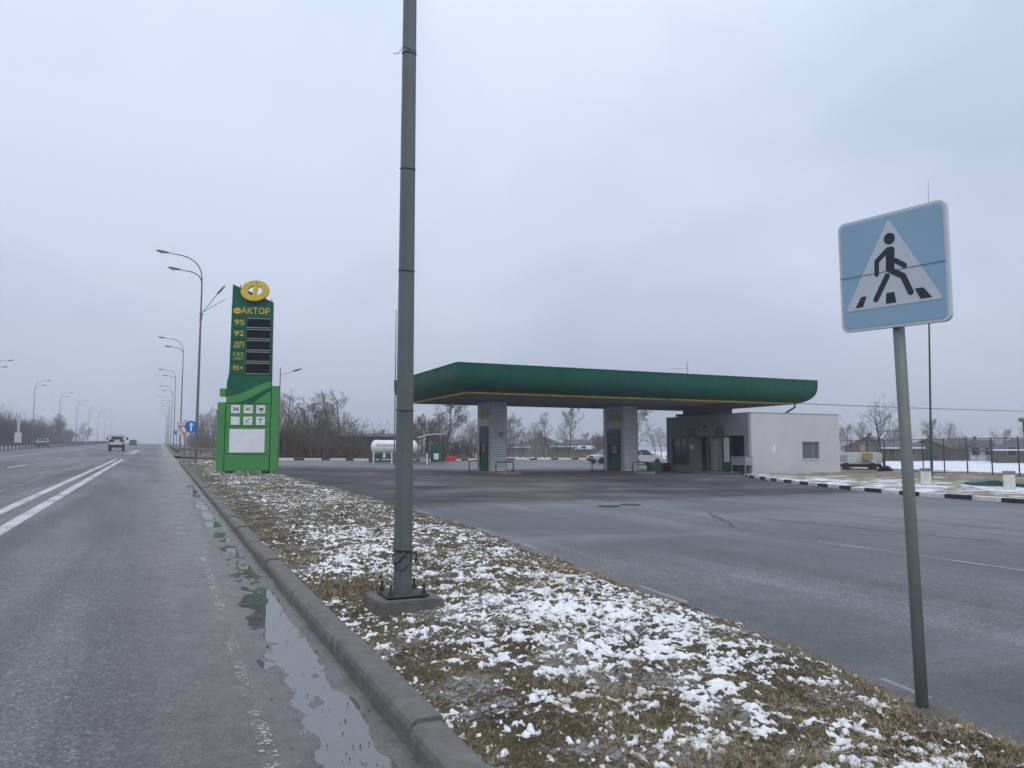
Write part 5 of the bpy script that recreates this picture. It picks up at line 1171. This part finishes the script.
# low thickets (uncountable)
def thicket(name, label, spots, h, mat, seed, n):
    rg_ = random.Random(seed); mb = MB()
    for (x0, y0, x1, y1) in spots:
        for k in range(n):
            u = rg_.random(); x = x0 + (x1 - x0) * u + rg_.gauss(0, 1.2); y = y0 + (y1 - y0) * u + rg_.gauss(0, 1.2); z = Z(x, y, -.1); hh = h * rg_.uniform(.4, 1.1) * (.40 + 1.25 * float(np.clip(.5 + 1.1 * vnoise(np.array(x * .33), np.array(y * .33), 91), 0, 1))); p = Vector((x, y, z)); d = Vector((rg_.gauss(0, .25), rg_.gauss(0, .25), 1)).normalized()
            q = p + d * hh; mb.tube([p, p + d * hh * .5 + Vector((rg_.gauss(0, .05), 0, 0)), q], [.03, .02, .01], 3, False)
            for j in range(5):
                b0 = p + d * hh * rg_.uniform(.25, .95); e = Vector((rg_.gauss(0, 1), rg_.gauss(0, 1), rg_.uniform(.3, 1.4))).normalized(); mb.tube([b0, b0 + e * hh * rg_.uniform(.15, .35)], [.014, .008], 3, False)
    o = obj(name, mb, mat); o['kind'] = 'stuff'; o['label'] = label
thicket('thicket', 'dense brown brushwood at the foot of the trees behind the forecourt', [(8.5, 84, 21, 86), (9, 90, 20, 93), (24, 84, 34, 86), (9, 84, 19, 88)], 3.2, M_twig, 8, 800)
thicket('thicket', 'brown brushwood along the right verge beyond the entrance', [(9, 104, 12, 150), (8, 150, 9, 260)], 3.2, M_twig, 9, 900)
thicket('thicket', 'dark brushwood along the far left side of the road', [(-31, 150, -36, 300), (-33, 160, -40, 420)], 5.6, M_bark, 10, 2500)
thicket('dry_weeds', 'dry weeds along the back fence', [(20, 75.8, 46, 82.2), (46, 82.2, 66, 84)], .7, pm('straw_weeds', (.24, .18, .11), .9, .3, 4), 11, 500)
sp_ = [bear(838, 112) + bear(900, 108), bear(905, 116) + bear(960, 112), bear(960, 120) + bear(1040, 100), bear(505, 128) + bear(600, 132)]
thicket('thicket', 'grey brushwood around the far houses', sp_, 2.6, M_twig, 14, 260)
# dark evergreen bush by the trailer
rg_ = random.Random(3); mb = MB()
for k in range(420):
    a = rg_.uniform(0, 6.28); e = rg_.uniform(-.1, 1.2); d = Vector((math.cos(a) * math.cos(e), math.sin(a) * math.cos(e), math.sin(e) * .75)); L_ = rg_.uniform(.3, .62); b0 = d * L_ * .5; s_ = d.cross(Vector((rg_.gauss(0, 1), rg_.gauss(0, 1), rg_.gauss(0, 1)))).normalized() * .035
    mb.add([b0 - s_, b0 + s_, d * L_ + s_ * .2, d * L_ - s_ * .2], [(0, 1, 2, 3)])
t = thing('evergreen_bush', 'small dark evergreen bush at the foot of the bare tree', 'bush', (45.6, 37.9, Z(45.6, 37.9, .12))); obj('foliage', mb, pm('dark_needles', (.012, .022, .014), .8, .3, 6), t); obj('stem', MB().tube([(0, 0, -.1), (0, 0, .35)], [.05, .03], 6), M_bark, t)

# ---- haze: still, even winter air
m = bpy.data.materials.new('haze'); m.use_nodes = True; m.node_tree.nodes.clear(); oo = m.node_tree.nodes.new('ShaderNodeOutputMaterial'); pv = m.node_tree.nodes.new('ShaderNodeVolumePrincipled')
pv.inputs['Color'].default_value = (.93, .95, 1, 1); pv.inputs['Density'].default_value = .0010; pv.inputs['Anisotropy'].default_value = .2; m.node_tree.links.new(pv.outputs[0], oo.inputs['Volume'])
hz = obj('haze', box(-950, 950, -80, 1750, -2.0, 26.0), m); hz['kind'] = 'stuff'; hz['label'] = 'thin grey winter haze over the road and fields'
